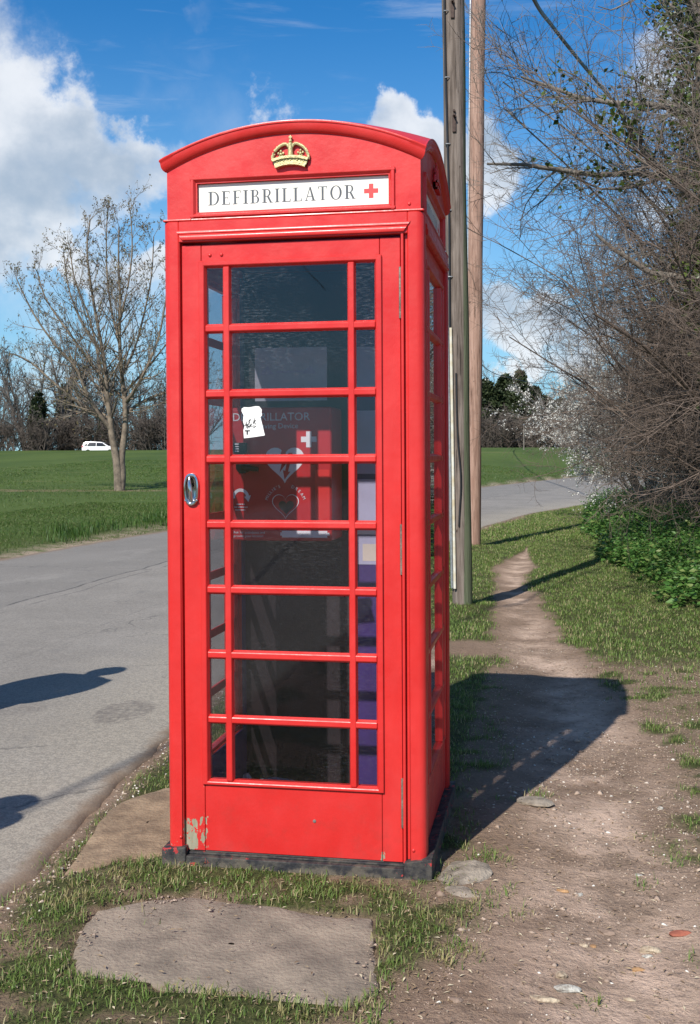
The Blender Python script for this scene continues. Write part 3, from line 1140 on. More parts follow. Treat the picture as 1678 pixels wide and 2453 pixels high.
def height(x, y):
    h = .030 * (fbm(x * .9, y * .9, 1) - .5) + .016 * (fbm(x * 4, y * 4, 2, 3) - .5) + .009 * (fbm(x * 11, y * 11, 4, 3) - .5)
    pd = path_d(x, y)
    h = h - .030 * np.exp(-(pd ** 2) * .9)
    d = np.hypot(x, (y - .44))
    flat_ = sstep(d, .55, 1.3)
    h = h * (.25 + .75 * flat_) - .004 * (1 - flat_)
    for px, py_ in ((.09, 6.29), (-.26, 12.54)):
        h = h + .05 * np.exp(-((x - px) ** 2 + (y - py_) ** 2) / .16)
    h = h + .012 + .28 * sstep(x, 1.7, 3.4) * sstep(y, 3, 7)
    # road bed
    nx, fx = near_x(y), far_x(y)
    on = sstep(x, fx - .05, fx + .12) * sstep(-x, -nx - .10, -nx + .06)
    field = np.clip(fx - x, 0, None)
    bank = .16 * sstep(field, .1, 1.4) + .05 * sstep(field, .2, 1.2) * (fbm(x * .8, y * .8, 12) - .5)
    rise = .0225 * np.clip(y - 30, 0, 85) * sstep(field, 0, 14)
    crest = -.42 * sstep(y, 113, 119) * sstep(field, 10, 20)
    roll = .10 * (fbm(x * .07, y * .07, 21) - .5) * sstep(field, 1, 10)
    z = np.where(x < fx + .12, bank + rise + crest + roll, h)
    behind = .0225 * np.clip(y - 30, 0, 85) * sstep(x - nx, 2, 20)
    z = np.where(x > nx - .1, z + behind, z)
    return z * (1 - on) + on * (-.016)


def grass_mask(x, y):
    """how much turf covers the near verge, 0 bare earth .. 1 full"""
    pd = path_d(x, y)
    n = fbm(x * 2.3, y * 2.3, 31) - .5
    n2 = fbm(x * 9, y * 9, 33, 3) - .5
    g = sstep(pd + n * .9 + n2 * .35, .95, 1.55)
    right_ = sstep(x - np.interp(y, PATH[:, 1], PATH[:, 0]), .25, .75)
    g = np.where(x > np.interp(y, PATH[:, 1], PATH[:, 0]), sstep(pd + n * 1.3 + n2 * .9, .80, 1.35) * (.45 + .55 * sstep(y, -.4, .7)), g)
    # worn earth between kiosk and path
    ez = sstep(y, -.15, .1) * sstep(-y, -4.3, -3.5) * sstep(x, .40, .46)
    g = g * (1 - ez * (.80 - .9 * sstep(n2 + n * .6, .02, .16)))
    # turf south-east of the slab
    se = sstep(x, .30, .36) * sstep(-x, -.80, -.55) * sstep(-y, .12, .2) * sstep(y, -.62, -.50)
    g = np.maximum(g * (1 - sstep(-y, .45, .6) * sstep(x, .45, .6)), se * sstep(n2 * 1.2 + n * .9 + .20, .0, .16) * sstep(-x, -.70 - .0, -.52))
    # behind the kiosk, worn under the bank (earth patch before the near pole)
    ep = np.exp(-(((x - .28) / .34) ** 2 + ((y - 4.35) / .42) ** 2)) + np.exp(-(((x - .55) / .30) ** 2 + ((y - 7.1) / .8) ** 2)) * .9
    g = g * (1 - sstep(ep + n * .5, .35, .75))
    # road edge stays bare
    g = g * np.where(y < .1, .25 + .75 * sstep(n * 1.3 + n2 * .9 + .06, -.06, .14), 1)
    e = x - near_x(y)
    g = g * sstep(e + n2 * .12, .02, .14)
    return np.clip(g, 0, 1)


SLABS = {'front': [(-.535, -.39), (-.44, -.315), (-.28, -.255), (.02, -.29), (.325, -.315), (.345, -.47), (.375, -.62), (.395, -.76), (.30, -.86), (.05, -.84), (-.20, -.815), (-.43, -.79), (-.47, -.70), (-.505, -.60)],
         'left': [(-.74, -.16), (-.79, .10), (-.845, .50), (-.80, .64), (-.72, .77), (-.60, .80), (-.475, .80), (-.475, .06), (-.60, -.02), (-.68, -.12)]}


def in_poly(x, y, poly):
    c = np.zeros(x.shape, bool)
    n = len(poly)
    for i in range(n):
        x1, y1 = poly[i]
        x2, y2 = poly[(i + 1) % n]
        cond = ((y1 > y) != (y2 > y)) & (x < (x2 - x1) * (y - y1) / (y2 - y1 + 1e-12) + x1)
        c ^= cond
    return c


def axis(fine0, fine1, step, lo, hi, g=1.09):
    a = list(np.arange(fine0, fine1, step))
    s, v = step, fine1
    while v < hi:
        a.append(v)
        s *= g
        v += s
    a.append(hi)
    s, v, b = step, fine0, []
    while v > lo:
        s *= g
        v -= s
        b.append(max(v, lo))
    return np.array(b[::-1] + a)


gx = axis(-1.5, 2.6, .04, -420, 420)
gy = axis(-1.4, 9, .045, -160, 700)
GX, GY = np.meshgrid(gx, gy)
GZ = height(GX, GY)
slab_in = in_poly(GX, GY, SLABS['front']) | in_poly(GX, GY, SLABS['left'])
GZ = np.where(slab_in, np.minimum(GZ, -.02), GZ)
GM = grass_mask(GX, GY)
fieldm = (GX < far_x(GY)).astype(float)
GM = np.where(fieldm > 0, 1, np.where(GY > 13, sstep(GX - near_x(GY), .1, .4), GM))
GM = np.where(slab_in, 0, GM)
nyy, nxx = GX.shape
idx = np.arange(nyy * nxx).reshape(nyy, nxx)
quads = np.stack([idx[:-1, :-1], idx[:-1, 1:], idx[1:, 1:], idx[1:, :-1]], -1).reshape(-1, 4)
me = npmesh('ground', np.stack([GX, GY, GZ], -1).reshape(-1, 3), [quads], True, {'turf': GM.ravel(), 'field': fieldm.ravel(), 'tread': np.exp(-(path_d(GX, GY) * 1.35) ** 2).ravel(), 'fringe': (sstep(far_x(GY) - GX, -.3, .0) * sstep(-(far_x(GY) - GX), -.65, -.15)).ravel()})

m, t, b = pbsdf('ground_mat')
pos = t.new('ShaderNodeNewGeometry').outputs['Position']
turf, fld = t.attr('turf'), t.attr('field')
big, mid, fin = t.noise(pos, 1.3, 5, .6), t.noise(pos, 9, 6, .65), t.noise(pos, 70, 6, .7)
earth = t.mix(t.step(big, .35, .65), (.36, .243, .172), (.51, .365, .270))
earth = t.mix(t.step(mid, .35, .72), t.mix(.5, earth, (.17, .120, .088)), earth)
earth = t.mix(t.math('MULTIPLY', t.step(fin, .35, .7), .55), t.mix(.5, earth, (.11, .08, .058)), earth)
grit = t.step(t.noise(pos, 210, 2, .5), .66, .72)
earth = t.mix(t.math('MULTIPLY', grit, .55), earth, (.60, .52, .44))
crown_ = t.math('MULTIPLY', t.attr('tread'), t.step(t.noise(pos, 2.2, 5, .6), .38, .62))
earth = t.mix(t.math('MULTIPLY', t.math('SUBTRACT', 1., t.attr('tread')), .45), earth, (.205, .138, .092))
earth = t.mix(t.math('MULTIPLY', crown_, .75), earth, (.66, .485, .375))
clod = t.step(t.noise(pos, 26, 5, .7), .52, .68)
earth = t.mix(t.math('MULTIPLY', clod, .45), earth, (.13, .092, .068))
thatch = t.mix(t.step(mid, .3, .7), (.060, .080, .022), (.125, .120, .048))
thatch = t.mix(t.step(fin, .3, .7), (.035, .040, .015), thatch)
g1 = t.mix(t.step(t.noise(t.mapping(pos, (1, .35, 1)), .22, 5, .6), .3, .7), (.060, .100, .022), (.105, .150, .034))
g1 = t.mix(t.math('MULTIPLY', t.step(t.noise(pos, 2.4, 5, .65), .35, .7), .5), t.mix(.5, g1, (.040, .060, .014)), g1)
dry = t.step(t.noise(t.mapping(pos, (.5, 2.2, 1)), .16, 6, .65), .60, .74)
g1 = t.mix(t.math('MULTIPLY', dry, .65), g1, (.24, .19, .09))
sp = t.new('ShaderNodeSeparateXYZ')
t.l.new(pos, sp.inputs[0])
# trodden line across the field at the maple's foot
wob = t.math('MULTIPLY', t.math('SUBTRACT', t.noise(pos, .35, 3), .5), 1.6)
line = t.math('ABSOLUTE', t.math('ADD', t.math('SUBTRACT', sp.outputs[1], 33.2), t.math('ADD', wob, t.math('MULTIPLY', sp.outputs[0], -.06))))
track = t.math('MULTIPLY', t.step(line, 1.0, .25), t.step(t.noise(pos, 1.5, 5, .6), .36, .55))
g1 = t.mix(t.math('MULTIPLY', track, .75), g1, (.22, .155, .095))
fr_ = t.math('MULTIPLY', t.attr('fringe'), t.step(t.noise(pos, 3.5, 5, .6), .30, .55))
g1 = t.mix(fr_, g1, (.36, .27, .20))
near_turf = t.mix(turf, earth, thatch)
col = t.mix(fld, near_turf, g1)
t.l.new(col, b.inputs['Base Color'])
b.inputs['Roughness'].default_value = .95
b.inputs['Specular IOR Level'].default_value = .15
hgt = t.math('ADD', t.math('MULTIPLY', mid, .5), t.math('ADD', t.math('MULTIPLY', fin, .35), t.math('MULTIPLY', grit, .35)))
bump(t, b, t.math('ADD', hgt, t.math('MULTIPLY', t.noise(pos, 26, 5, .7), .6)), .9, .035)
tag(link('ground', me, 'ground_mat'), kind='structure')

# ================================================================== road
ys = np.concatenate([np.arange(-30, -2, .5), np.arange(-2, 6, .04), np.arange(6, 30, .15), np.arange(30, 130, 1.)])
NU = 40
us = np.linspace(0, 1, NU) ** 1
us = np.concatenate([[0, .002], np.linspace(.01, .99, NU), [.998, 1]])
nx_, fx_ = near_x(ys), far_x(ys)
rough_e = .05 * (fbm(ys * 7, ys * 0, 44) - .5)
RX = nx_[:, None] + rough_e[:, None] * (us[None] < .005) + (fx_ - nx_)[:, None] * us[None]
RY = np.repeat(ys[:, None], len(us), 1)
RZ = .004 + .05 * (1 - (2 * us[None] - 1) ** 2) * .6 + .006 * (fbm(RX * 1.2, RY * 1.2, 51) - .5)
RZ = RZ + 0 * RX
RZ[:, 0] -= .03
RZ[:, 1] -= .006
RZ[:, -1] -= .04
r, c = RX.shape
idx = np.arange(r * c).reshape(r, c)
quads = np.stack([idx[:-1, 1:], idx[:-1, :-1], idx[1:, :-1], idx[1:, 1:]], -1).reshape(-1, 4)
me = npmesh('road', np.stack([RX, RY, RZ], -1).reshape(-1, 3), [quads], True, {'across': np.repeat(us[None], r, 0).ravel()})
m, t, b = pbsdf('road_mat')
pos = t.new('ShaderNodeNewGeometry').outputs['Position']
ac = t.attr('across')
sp = t.new('ShaderNodeSeparateXYZ')
t.l.new(pos, sp.inputs[0])
col = t.mix(t.step(t.noise(pos, .8, 5, .6), .3, .7), (.225, .203, .177), (.285, .258, .226))
# the half towards the far side was resurfaced, darker and smoother
half_ = t.step(t.math('ADD', ac, t.math('MULTIPLY', t.math('SUBTRACT', t.noise(pos, .6, 3), .5), .03)), .545, .552)
col = t.mix(half_, col, t.mix(.45, col, (.19, .175, .158)))
# pale worn and sandy towards the near edge
edge = t.step(t.math('ADD', ac, t.math('MULTIPLY', t.math('SUBTRACT', t.noise(pos, 1.7, 5, .6), .5), .22)), .24, .02)
col = t.mix(t.math('MULTIPLY', edge, .65), col, (.36, .315, .25))
chips = t.math('ADD', t.math('MULTIPLY', t.noise(pos, 120, 3, .6), .55), t.math('MULTIPLY', t.noise(pos, 48, 3, .65), .45))
col = t.mix(t.math('MULTIPLY', t.step(chips, .56, .44), .62), col, t.mix(.7, col, (.085, .078, .070)))
pale = t.step(t.noise(pos, 240, 2, .5), .64, .72)
col = t.mix(t.math('MULTIPLY', pale, .45), col, (.36, .34, .31))


def seam(u0, w, amp):
    d = t.math('ABSOLUTE', t.math('SUBTRACT', t.math('ADD', ac, t.math('MULTIPLY', t.math('SUBTRACT', t.noise(pos, .9, 4), .5), amp)), u0))
    return t.step(d, w, w * .3)


for u0, w, k in ((.548, .0045, .75), (.515, .0030, .5), (.30, .002, .25)):
    sm = t.math('MULTIPLY', seam(u0, w, .03), t.step(t.noise(pos, 2.2, 4), .35, .55))
    col = t.mix(t.math('MULTIPLY', sm, k), col, (.045, .043, .042))
vor = t.new('ShaderNodeTexVoronoi', feature='DISTANCE_TO_EDGE')
vor.inputs['Scale'].default_value = 1.1
t.l.new(t.vmath('ADD', pos, t.vmath('SCALE', t.noise(pos, 3, 4, .6, color=True), .45)), vor.inputs['Vector'])
hair = t.math('MULTIPLY', t.step(vor.outputs[0], .012, .003), t.step(t.noise(pos, .7, 3), .50, .62))
col = t.mix(t.math('MULTIPLY', hair, .6), col, (.07, .066, .062))
worn = t.step(t.noise(t.mapping(pos, (1.6, .5, 1)), 1.1, 5, .65), .55, .72)
col = t.mix(t.math('MULTIPLY', worn, .35), col, (.30, .275, .245))
tarry = t.step(t.noise(t.mapping(pos, (2.2, .5, 1)), 1.9, 5, .65), .62, .74)
col = t.mix(t.math('MULTIPLY', tarry, .4), col, (.12, .115, .11))
# damp oil stains
for cx, cy, rx, ry in ((-1.42, 2.06, .15, .28), (-2.02, 2.02, .18, .20)):
    d = t.math('ADD', t.math('POWER', t.math('DIVIDE', t.math('SUBTRACT', sp.outputs[0], cx), rx), 2.), t.math('POWER', t.math('DIVIDE', t.math('SUBTRACT', sp.outputs[1], cy), ry), 2.))
    s = t.step(t.math('ADD', d, t.math('MULTIPLY', t.math('SUBTRACT', t.noise(pos, 12, 4), .5), 1.2)), 1.1, .7)
    col = t.mix(t.math('MULTIPLY', t.math('MULTIPLY', s, t.step(t.noise(pos, 30, 4, .7), .35, .6)), .5 if cx > -2 else .25), col, (.075, .062, .060))
dirt = t.step(t.math('ADD', ac, t.math('MULTIPLY', t.math('SUBTRACT', t.noise(pos, 6, 5, .6), .5), .03)), .018, .003)
dirt = t.math('MAXIMUM', dirt, t.step(t.math('ADD', ac, t.math('MULTIPLY', t.math('SUBTRACT', t.noise(pos, 3, 5, .6), .5), .05)), .965, .985))
col = t.mix(t.math('MULTIPLY', dirt, .85), col, (.20, .145, .10))
t.l.new(col, b.inputs['Base Color'])
b.inputs['Roughness'].default_value = .9
b.inputs['Specular IOR Level'].default_value = .25
bump(t, b, t.math('ADD', t.math('MULTIPLY', chips, .7), t.math('MULTIPLY', t.noise(pos, 18, 4), .5)), .55, .012)
tag(link('road', me, 'road_mat'), kind='structure')

# ================================================================== slabs set in the turf
plain('concrete_slab', (.295, .240, .185), .95, var=.35, scale=6, bumpk=.8, bscale=70, col2=(.165, .136, .108), spec=.2)
plain('sand_stone', (.32, .23, .15), .95, var=.3, scale=9, bumpk=.9, bscale=60, col2=(.17, .12, .08), spec=.2)


def slab(name, poly, z, thick, mat, label, seed, rough, drop):
    from mathutils.geometry import tessellate_polygon
    pts = np.array(poly)
    # subdivide the outline and roughen it
    out = []
    rr = np.random.default_rng(seed)
    for i in range(len(pts)):
        a_, b_ = pts[i], pts[(i + 1) % len(pts)]
        k = max(2, int(np.hypot(*(b_ - a_)) / .018))
        for j in range(k):
            p = a_ + (b_ - a_) * j / k
            out.append(p)
    out = np.array(out)
    cen = out.mean(0)
    dirs = out - cen
    dirs /= np.linalg.norm(dirs, axis=1)[:, None]
    s_ = np.arange(len(out)) * .018
    out = out + dirs * ((fbm(s_ * 9, s_ * 0 + seed, seed) - .5) * rough * 2)[:, None]
    rings = []
    for f, dz in ((1.015, -thick), (1.0, -.012), (.985, -.003), (.955, 0), (.8, .001), (.6, .0), (.4, .001), (.2, 0), (.02, 0)):
        p = cen + (out - cen) * f
        zz = z + dz + drop[0] * (p[:, 0] - cen[0]) + drop[1] * (p[:, 1] - cen[1]) + rough * .7 * (fbm(p[:, 0] * 6, p[:, 1] * 6, seed) - .5) * (dz > -.05)
        rings.append(np.column_stack([p, zz]))
    mb = MB()
    mb.grid([[tuple(q) for q in rg] for rg in rings], True)
    o = mb.build(name, mat, smooth=True)
    return tag(o, label, 'slab')


slab('paving_slab', SLABS['front'], .002, .08, 'concrete_slab', 'flat grey concrete slab in the grass before the kiosk door', 3, .026, (0, .0))
slab('stone_slab', SLABS['left'], .022, .10, 'sand_stone', 'rough sandy stone slab between the kiosk and the road', 8, .022, (.03, .02))


def ground_z(x, y):
    return float(height(np.array([float(x)]), np.array([float(y)]))[0])

# ================================================================== plant kit
def unit(v):
    return v / np.maximum(np.linalg.norm(v, axis=-1, keepdims=True), 1e-9)


def tubes(p0, p1, r0, r1, n=3):
    """independent n-sided tapered prisms, vectorised"""
    d = unit(p1 - p0)
    a = np.where(np.abs(d[:, 2:3]) < .9, np.array([[0, 0, 1.]]), np.array([[1., 0, 0]]))
    u = unit(np.cross(d, a))
    w = np.cross(d, u)
    ang = np.arange(n) * 2 * np.pi / n
    ring_ = np.cos(ang)[None, :, None] * u[:, None] + np.sin(ang)[None, :, None] * w[:, None]
    va = p0[:, None] + ring_ * r0[:, None, None]
    vb = p1[:, None] + ring_ * r1[:, None, None]
    v = np.concatenate([va, vb], 1).reshape(-1, 3)
    k = np.arange(n)
    f = np.stack([k, (k + 1) % n, n + (k + 1) % n, n + k], -1)
    f = (np.arange(len(p0))[:, None, None] * 2 * n + f[None]).reshape(-1, 4)
    return v, f


def grow(rg, P, D, L, R, spec):
    """levels of branches; returns a list of (p0,p1,r0,r1) per level and the tips"""
    out, tips = [], []
    for lv, sp_ in enumerate(spec):
        n, ns = len(P), sp_['seg']
        p, d = P.copy(), unit(D)
        r = R.copy()
        pts, rad, dirs = [p], [r], [d]
        for s in range(ns):
            d = unit(d + rg.normal(0, sp_['jit'], (n, 3)) + np.array([0, 0, sp_['up']]) + np.array(sp_.get('pull', (0, 0, 0))))
            p = p + d * (L / ns)[:, None]
            r = R * (1 - (1 - sp_['taper']) * (s + 1) / ns)
            pts.append(p)
            rad.append(r)
            dirs.append(d)
        out.append((np.concatenate(pts[:-1]), np.concatenate(pts[1:]), np.concatenate(rad[:-1]), np.concatenate(rad[1:])))
        tips = [p, d]
        if lv + 1 == len(spec):
            break
        k = sp_['kids']
        par = np.repeat(np.arange(n), k)
        tt = sp_['t0'] + (1 - sp_['t0']) * (np.tile((np.arange(k) + .5) / k, n) + rg.uniform(-.5, .5, n * k) / k)
        tt = np.clip(tt, 0, .999)
        fi = tt * ns
        i0 = fi.astype(int)
        fr = fi - i0
        PP, DD, RR = np.stack(pts), np.stack(dirs), np.stack(rad)
        base = PP[i0, par] * (1 - fr)[:, None] + PP[i0 + 1, par] * fr[:, None]
        dl = DD[i0 + 1, par]
        rl = RR[i0, par] * (1 - fr) + RR[i0 + 1, par] * fr
        perp = unit(np.cross(dl, rg.normal(size=dl.shape)))
        an = np.radians(rg.normal(sp_['ang'], sp_.get('angj', 12), len(par)))
        D = unit(dl * np.cos(an)[:, None] + perp * np.sin(an)[:, None])
        P = base
        L = L[par] * sp_['ratio'] * (1 - sp_.get('fall', .45) * tt) * rg.uniform(.65, 1.25, len(par))
        R = np.clip(rl * sp_.get('rr', .6), sp_.get('rmin', .002), None)
    return out, tips


def branch_mesh(name, levels, sides):
    vs, fs, b = [], [], 0
    for (p0, p1, r0, r1), n in zip(levels, sides):
        v, f = tubes(p0, p1 + (p1 - p0) * .02, r0, r1, n)
        vs.append(v)
        fs.append(f + b)
        b += len(v)
    return npmesh(name, np.concatenate(vs), fs, True)


def leaf_mesh(name, C, size, rg, updir=.3, aspect=.6, axis_=None, attrs=True):
    """kite-shaped leaves of two triangles with a fold"""
    n = len(C)
    nrm = unit(rg.normal(size=(n, 3)) + np.array([0, 0, updir]))
    ax = unit(np.cross(nrm, rg.normal(size=(n, 3)))) if axis_ is None else unit(axis_)
    sd = unit(np.cross(nrm, ax))
    nrm = np.cross(ax, sd)
    s = size[:, None]
    a = C
    bb = C + ax * s * .45 + sd * s * aspect * .5 + nrm * s * .10
    c = C + ax * s
    d = C + ax * s * .45 - sd * s * aspect * .5 + nrm * s * .10
    v = np.stack([a, bb, c, d], 1).reshape(-1, 3)
    base = np.arange(n)[:, None] * 4
    f = np.concatenate([base + np.array([[0, 1, 2]]), base + np.array([[0, 2, 3]])])
    return npmesh(name, v, [f], False, {'rnd': np.repeat(rg.random(n), 4)})


def leafy(name, ca, cb, rough=.55, trans=.3, cc=None):
    m, t, b = pbsdf(name)
    rn = t.attr('rnd')
    c = t.mix(rn, ca, cb)
    if cc is not None:
        c = t.mix(t.step(rn, .80, .86), c, cc)
    t.l.new(c, b.inputs['Base Color'])
    b.inputs['Roughness'].default_value = rough
    b.inputs['Specular IOR Level'].default_value = .3
    if trans:
        tl = t.new('ShaderNodeBsdfTranslucent')
        t.l.new(c, tl.inputs[0])
        mx = t.new('ShaderNodeMixShader')
        mx.inputs[0].default_value = trans
        t.l.new(b.outputs[0], mx.inputs[1])
        t.l.new(tl.outputs[0], mx.inputs[2])
        t.l.new(mx.outputs[0], t.n['Material Output'].inputs[0])
    return m


leafy('turf_blade', (.095, .165, .030), (.200, .270, .070), .5, .3, (.40, .34, .18))
leafy('field_blade', (.055, .105, .018), (.105, .165, .034), .5, .3, (.15, .16, .06))
leafy('bank_blade', (.030, .078, .012), (.075, .140, .026), .5, .3)
leafy('straw_blade', (.18, .17, .06), (.36, .30, .14), .6, .2, (.12, .18, .04))
leafy('weed_leaf', (.055, .145, .030), (.150, .280, .065), .45, .35, (.20, .26, .08))
leafy('ivy_leaf', (.030, .060, .010), (.110, .150, .030), .35, .15)
leafy('bud_leaf', (.15, .11, .055), (.19, .17, .07), .6, .25, (.20, .11, .07))
leafy('petal', (.62, .60, .54), (.80, .79, .74), .7, .3)
leafy('dark_leaf', (.018, .030, .012), (.045, .060, .022), .6, .1)
plain('twig_brown', (.175, .130, .102), .85, var=.5, scale=3)
plain('twig_grey', (.205, .178, .15), .85, var=.45, scale=3)
plain('maple_bark', (.235, .185, .135), .9, var=.5, scale=5, bumpk=.6, bscale=25, col2=(.085, .066, .050))
plain('far_bark', (.165, .145, .130), .9, var=.35, scale=.6)
plain('far_bark_dark', (.050, .045, .042), .9, var=.35, scale=.6)
plain('far_scrub', (.115, .092, .076), .9, var=.35, scale=.5)


# ================================================================== turf
def blades(name, x, y, h, w, mat, rg, lean=.5, label=None, zoff=0.):
    n = len(x)
    z = height(x, y) + zoff
    az = rg.uniform(0, 2 * np.pi, n)
    d = np.stack([np.cos(az), np.sin(az), np.zeros(n)], -1)
    s = np.stack([-np.sin(az), np.cos(az), np.zeros(n)], -1)
    k = rg.uniform(.1, 1, n) * lean
    p = np.stack([x, y, z - .006], -1)
    H = h[:, None]
    up_ = np.array([0, 0, 1.])
    m1 = p + up_ * H * .55 + d * (k * h * .35)[:, None]
    tip = p + up_ * H * (1 - .35 * k[:, None]) + d * (k * h * 1.1)[:, None]
    ww = w[:, None] * .5
    v = np.stack([p - s * ww, p + s * ww, m1 - s * ww * .8, m1 + s * ww * .8, tip], 1).reshape(-1, 3)
    b_ = np.arange(n)[:, None] * 5
    f4 = b_ + np.array([[0, 1, 3, 2]])
    f3 = b_ + np.array([[2, 3, 4]])
    me = npmesh(name, v, [f4, f3], False, {'rnd': np.repeat(rg.random(n), 5)})
    return tag(link(name, me, mat), label, None, None, 'stuff')


def scatter(rg, n, x0, x1, y0, y1, dens):
    x, y = rg.uniform(x0, x1, n), rg.uniform(y0, y1, n)
    keep = rg.random(n) < dens(x, y)
    return x[keep], y[keep]


rg = np.random.default_rng(3)


def slab_mask(x, y):
    return in_poly(x, y, SLABS['front']) | in_poly(x, y, SLABS['left']) | ((np.abs(x) < .455) & (y > -.015) & (y < .90))


def d_near(x, y):
    g = grass_mask(x, y)
    clump = sstep(fbm(x * 11, y * 11, 61, 3), .34, .62)
    d = g * (.25 + .75 * clump)
    return np.where(slab_mask(x, y), 0, d)


x, y = scatter(rg, 230000, -1.0, 2.4, -1.35, 3.2, d_near)
h = rg.uniform(.010, .036, len(x)) * (.5 + 1.0 * fbm(x * 3, y * 3, 71))
blades('turf_grass', x, y, h, rg.uniform(.0016, .0036, len(x)), 'turf_blade', rg, .9, 'short green turf of the near verge around the kiosk')
x, y = scatter(rg, 240000, -1.1, 3.2, 3.2, 14, d_near)
h = rg.uniform(.014, .042, len(x)) * (.5 + 1.0 * fbm(x * 3, y * 3, 72))
blades('turf_grass', x, y, h, rg.uniform(.003, .0065, len(x)), 'turf_blade', rg, .8, 'short green turf of the verge around the poles')


x, y = scatter(rg, 90000, -.6, 2.6, 14, 30, lambda x, y: sstep(x - near_x(y), .05, .25) * (.4 + .6 * sstep(fbm(x * 1.5, y * 1.5, 62), .3, .6)))
blades('turf_grass', x, y, rg.uniform(.02, .06, len(x)), rg.uniform(.006, .012, len(x)), 'turf_blade', rg, .8, 'green verge grass along the road bend')


# longer tufts round the plinth and the slab edges
def tuft_pts(rg, centres, per, spread):
    c = np.repeat(np.array(centres), per, 0)
    return c[:, 0] + rg.normal(0, spread, len(c)), c[:, 1] + rg.normal(0, spread, len(c))


cs = []
for xx in np.arange(-.62, .45, .028):
    cs.append((xx + rg.normal(0, .01), -.155 + .05 * math.sin(xx * 9) - .035 * (xx > -.1) + rg.normal(0, .03)))
for xx in np.arange(-.95, -.40, .03):
    cs.append((xx, -.24 - .35 * (xx + .45) + rg.normal(0, .05)))
    cs.append((xx + .1, -.42 - .2 * (xx + .45) + rg.normal(0, .06)))
for yy in np.arange(-1.1, -.25, .03):
    cs.append((-.58 + .05 * math.sin(yy * 14) - .15 * (yy + .8) + rg.normal(0, .03), yy))
    cs.append((.40 + .02 * math.sin(yy * 17) + rg.normal(0, .015), yy))
for xx in np.arange(-.55, .42, .025):
    cs.append((xx, -.90 + rg.normal(0, .03)))
cs += [(-.07, -.665), (-.06, -.66), (-.38, -.73), (-.36, -.735), (-.33, -.72), (-.90, .92), (-.70, .95), (-.62, 1.0), (-.56, .95), (-.8, 1.1), (-.75, 1.25), (-.6, 1.2), (-.55, 1.4), (-.7, 1.4)]
cs += [(.60 + rg.normal(0, .09), -.02 + rg.normal(0, .12)) for _ in range(14)] + [(.79 + rg.normal(0, .03), .93 + rg.normal(0, .05)) for _ in range(7)] + [(.53, .45), (.56, .47), (.54, .5), (.60, .22), (.63, .20), (.68, .2), (.58, .17)]
cs += [(.48 + rg.random() * .25, -.15 - rg.random() * .45) for _ in range(26)] + [(.93, -.70), (.95, -.69), (1.13, .1), (1.2, -.2), (1.24, .3), (1.18, .55)]
cs = [c for c in cs if rg.random() < .46]
xa, ya = tuft_pts(rg, cs, 30, .024)
ok = ~slab_mask(xa, ya) | (rg.random(len(xa)) < .06)
xa, ya = xa[ok], ya[ok]
pick = fbm(xa * 2.6, ya * 2.6, 81) + rg.normal(0, .06, len(xa))
straw = ((pick > .54) & (ya > -.35) & (ya < .05)) | (pick > .66)
zo = np.where(in_poly(xa, ya, SLABS['front']) | in_poly(xa, ya, SLABS['left']), .02, 0)
for nm, sel, mt, lab in (('turf_tufts', ~straw, 'turf_blade', 'longer green grass tufts along the slab and the plinth'), ('straw_tufts', straw, 'straw_blade', 'dry straw-coloured grass tufts along the plinth')):
    blades(nm, xa[sel], ya[sel], rg.uniform(.012, .044, sel.sum()), rg.uniform(.0018, .0038, sel.sum()), mt, rg, 1.1, lab, zo[sel])


# the far field: tufts that thin out with distance, taller along the road's far bank
def d_field(x, y):
    f = far_x(y) - x
    return np.where(f > .05, sstep(f, .02, .25) * (.35 + .65 * sstep(fbm(x * .6, y * .6, 91), .35, .6)), 0)


x, y = scatter(rg, 200000, -11, -5.5, 7, 24, d_field)
x2, y2 = scatter(rg, 140000, -30, 3, 20, 70, d_field)
x, y = np.concatenate([x, x2]), np.concatenate([y, y2])
dist = np.hypot(x - .8, y + 3.5)
h = rg.uniform(.015, .05, len(x)) * (.4 + 1.1 * fbm(x * .8, y * .8, 93)) * np.clip(dist / 22, .8, 1.5)
blades('field_grass', x, y, h, .00045 * dist * rg.uniform(.6, 1.2, len(x)), 'field_blade', rg, .7, 'green field grass beyond the road')
x, y = scatter(rg, 75000, -9.5, -1, 8, 48, lambda x, y: sstep(far_x(y) - x, .15, .4) * sstep(-(far_x(y) - x), -1.5, -.5) * sstep(fbm(x * .7, y * .35, 95), .42, .60))
blades('bank_grass', x, y, rg.uniform(.08, .24, len(x)) * (.5 + fbm(x * 2, y * 1.2, 96)), rg.uniform(.008, .018, len(x)), 'bank_blade', rg, .8, 'taller dark grass along the far bank of the road')

# low weeds (nettles and cow parsley) massed at the hedge foot
def d_weed(x, y):
    n = fbm(x * 1.3, y * 1.3, 101) - .5
    return sstep(x + n * .9 - np.interp(y, [3, 5.5, 7, 9, 11, 14, 20, 27], [2.6, 2.15, 1.75, 1.62, 1.50, 1.45, 1.5, 1.9]), 0, .35) * sstep(y + n * 2, 4.9, 5.9)


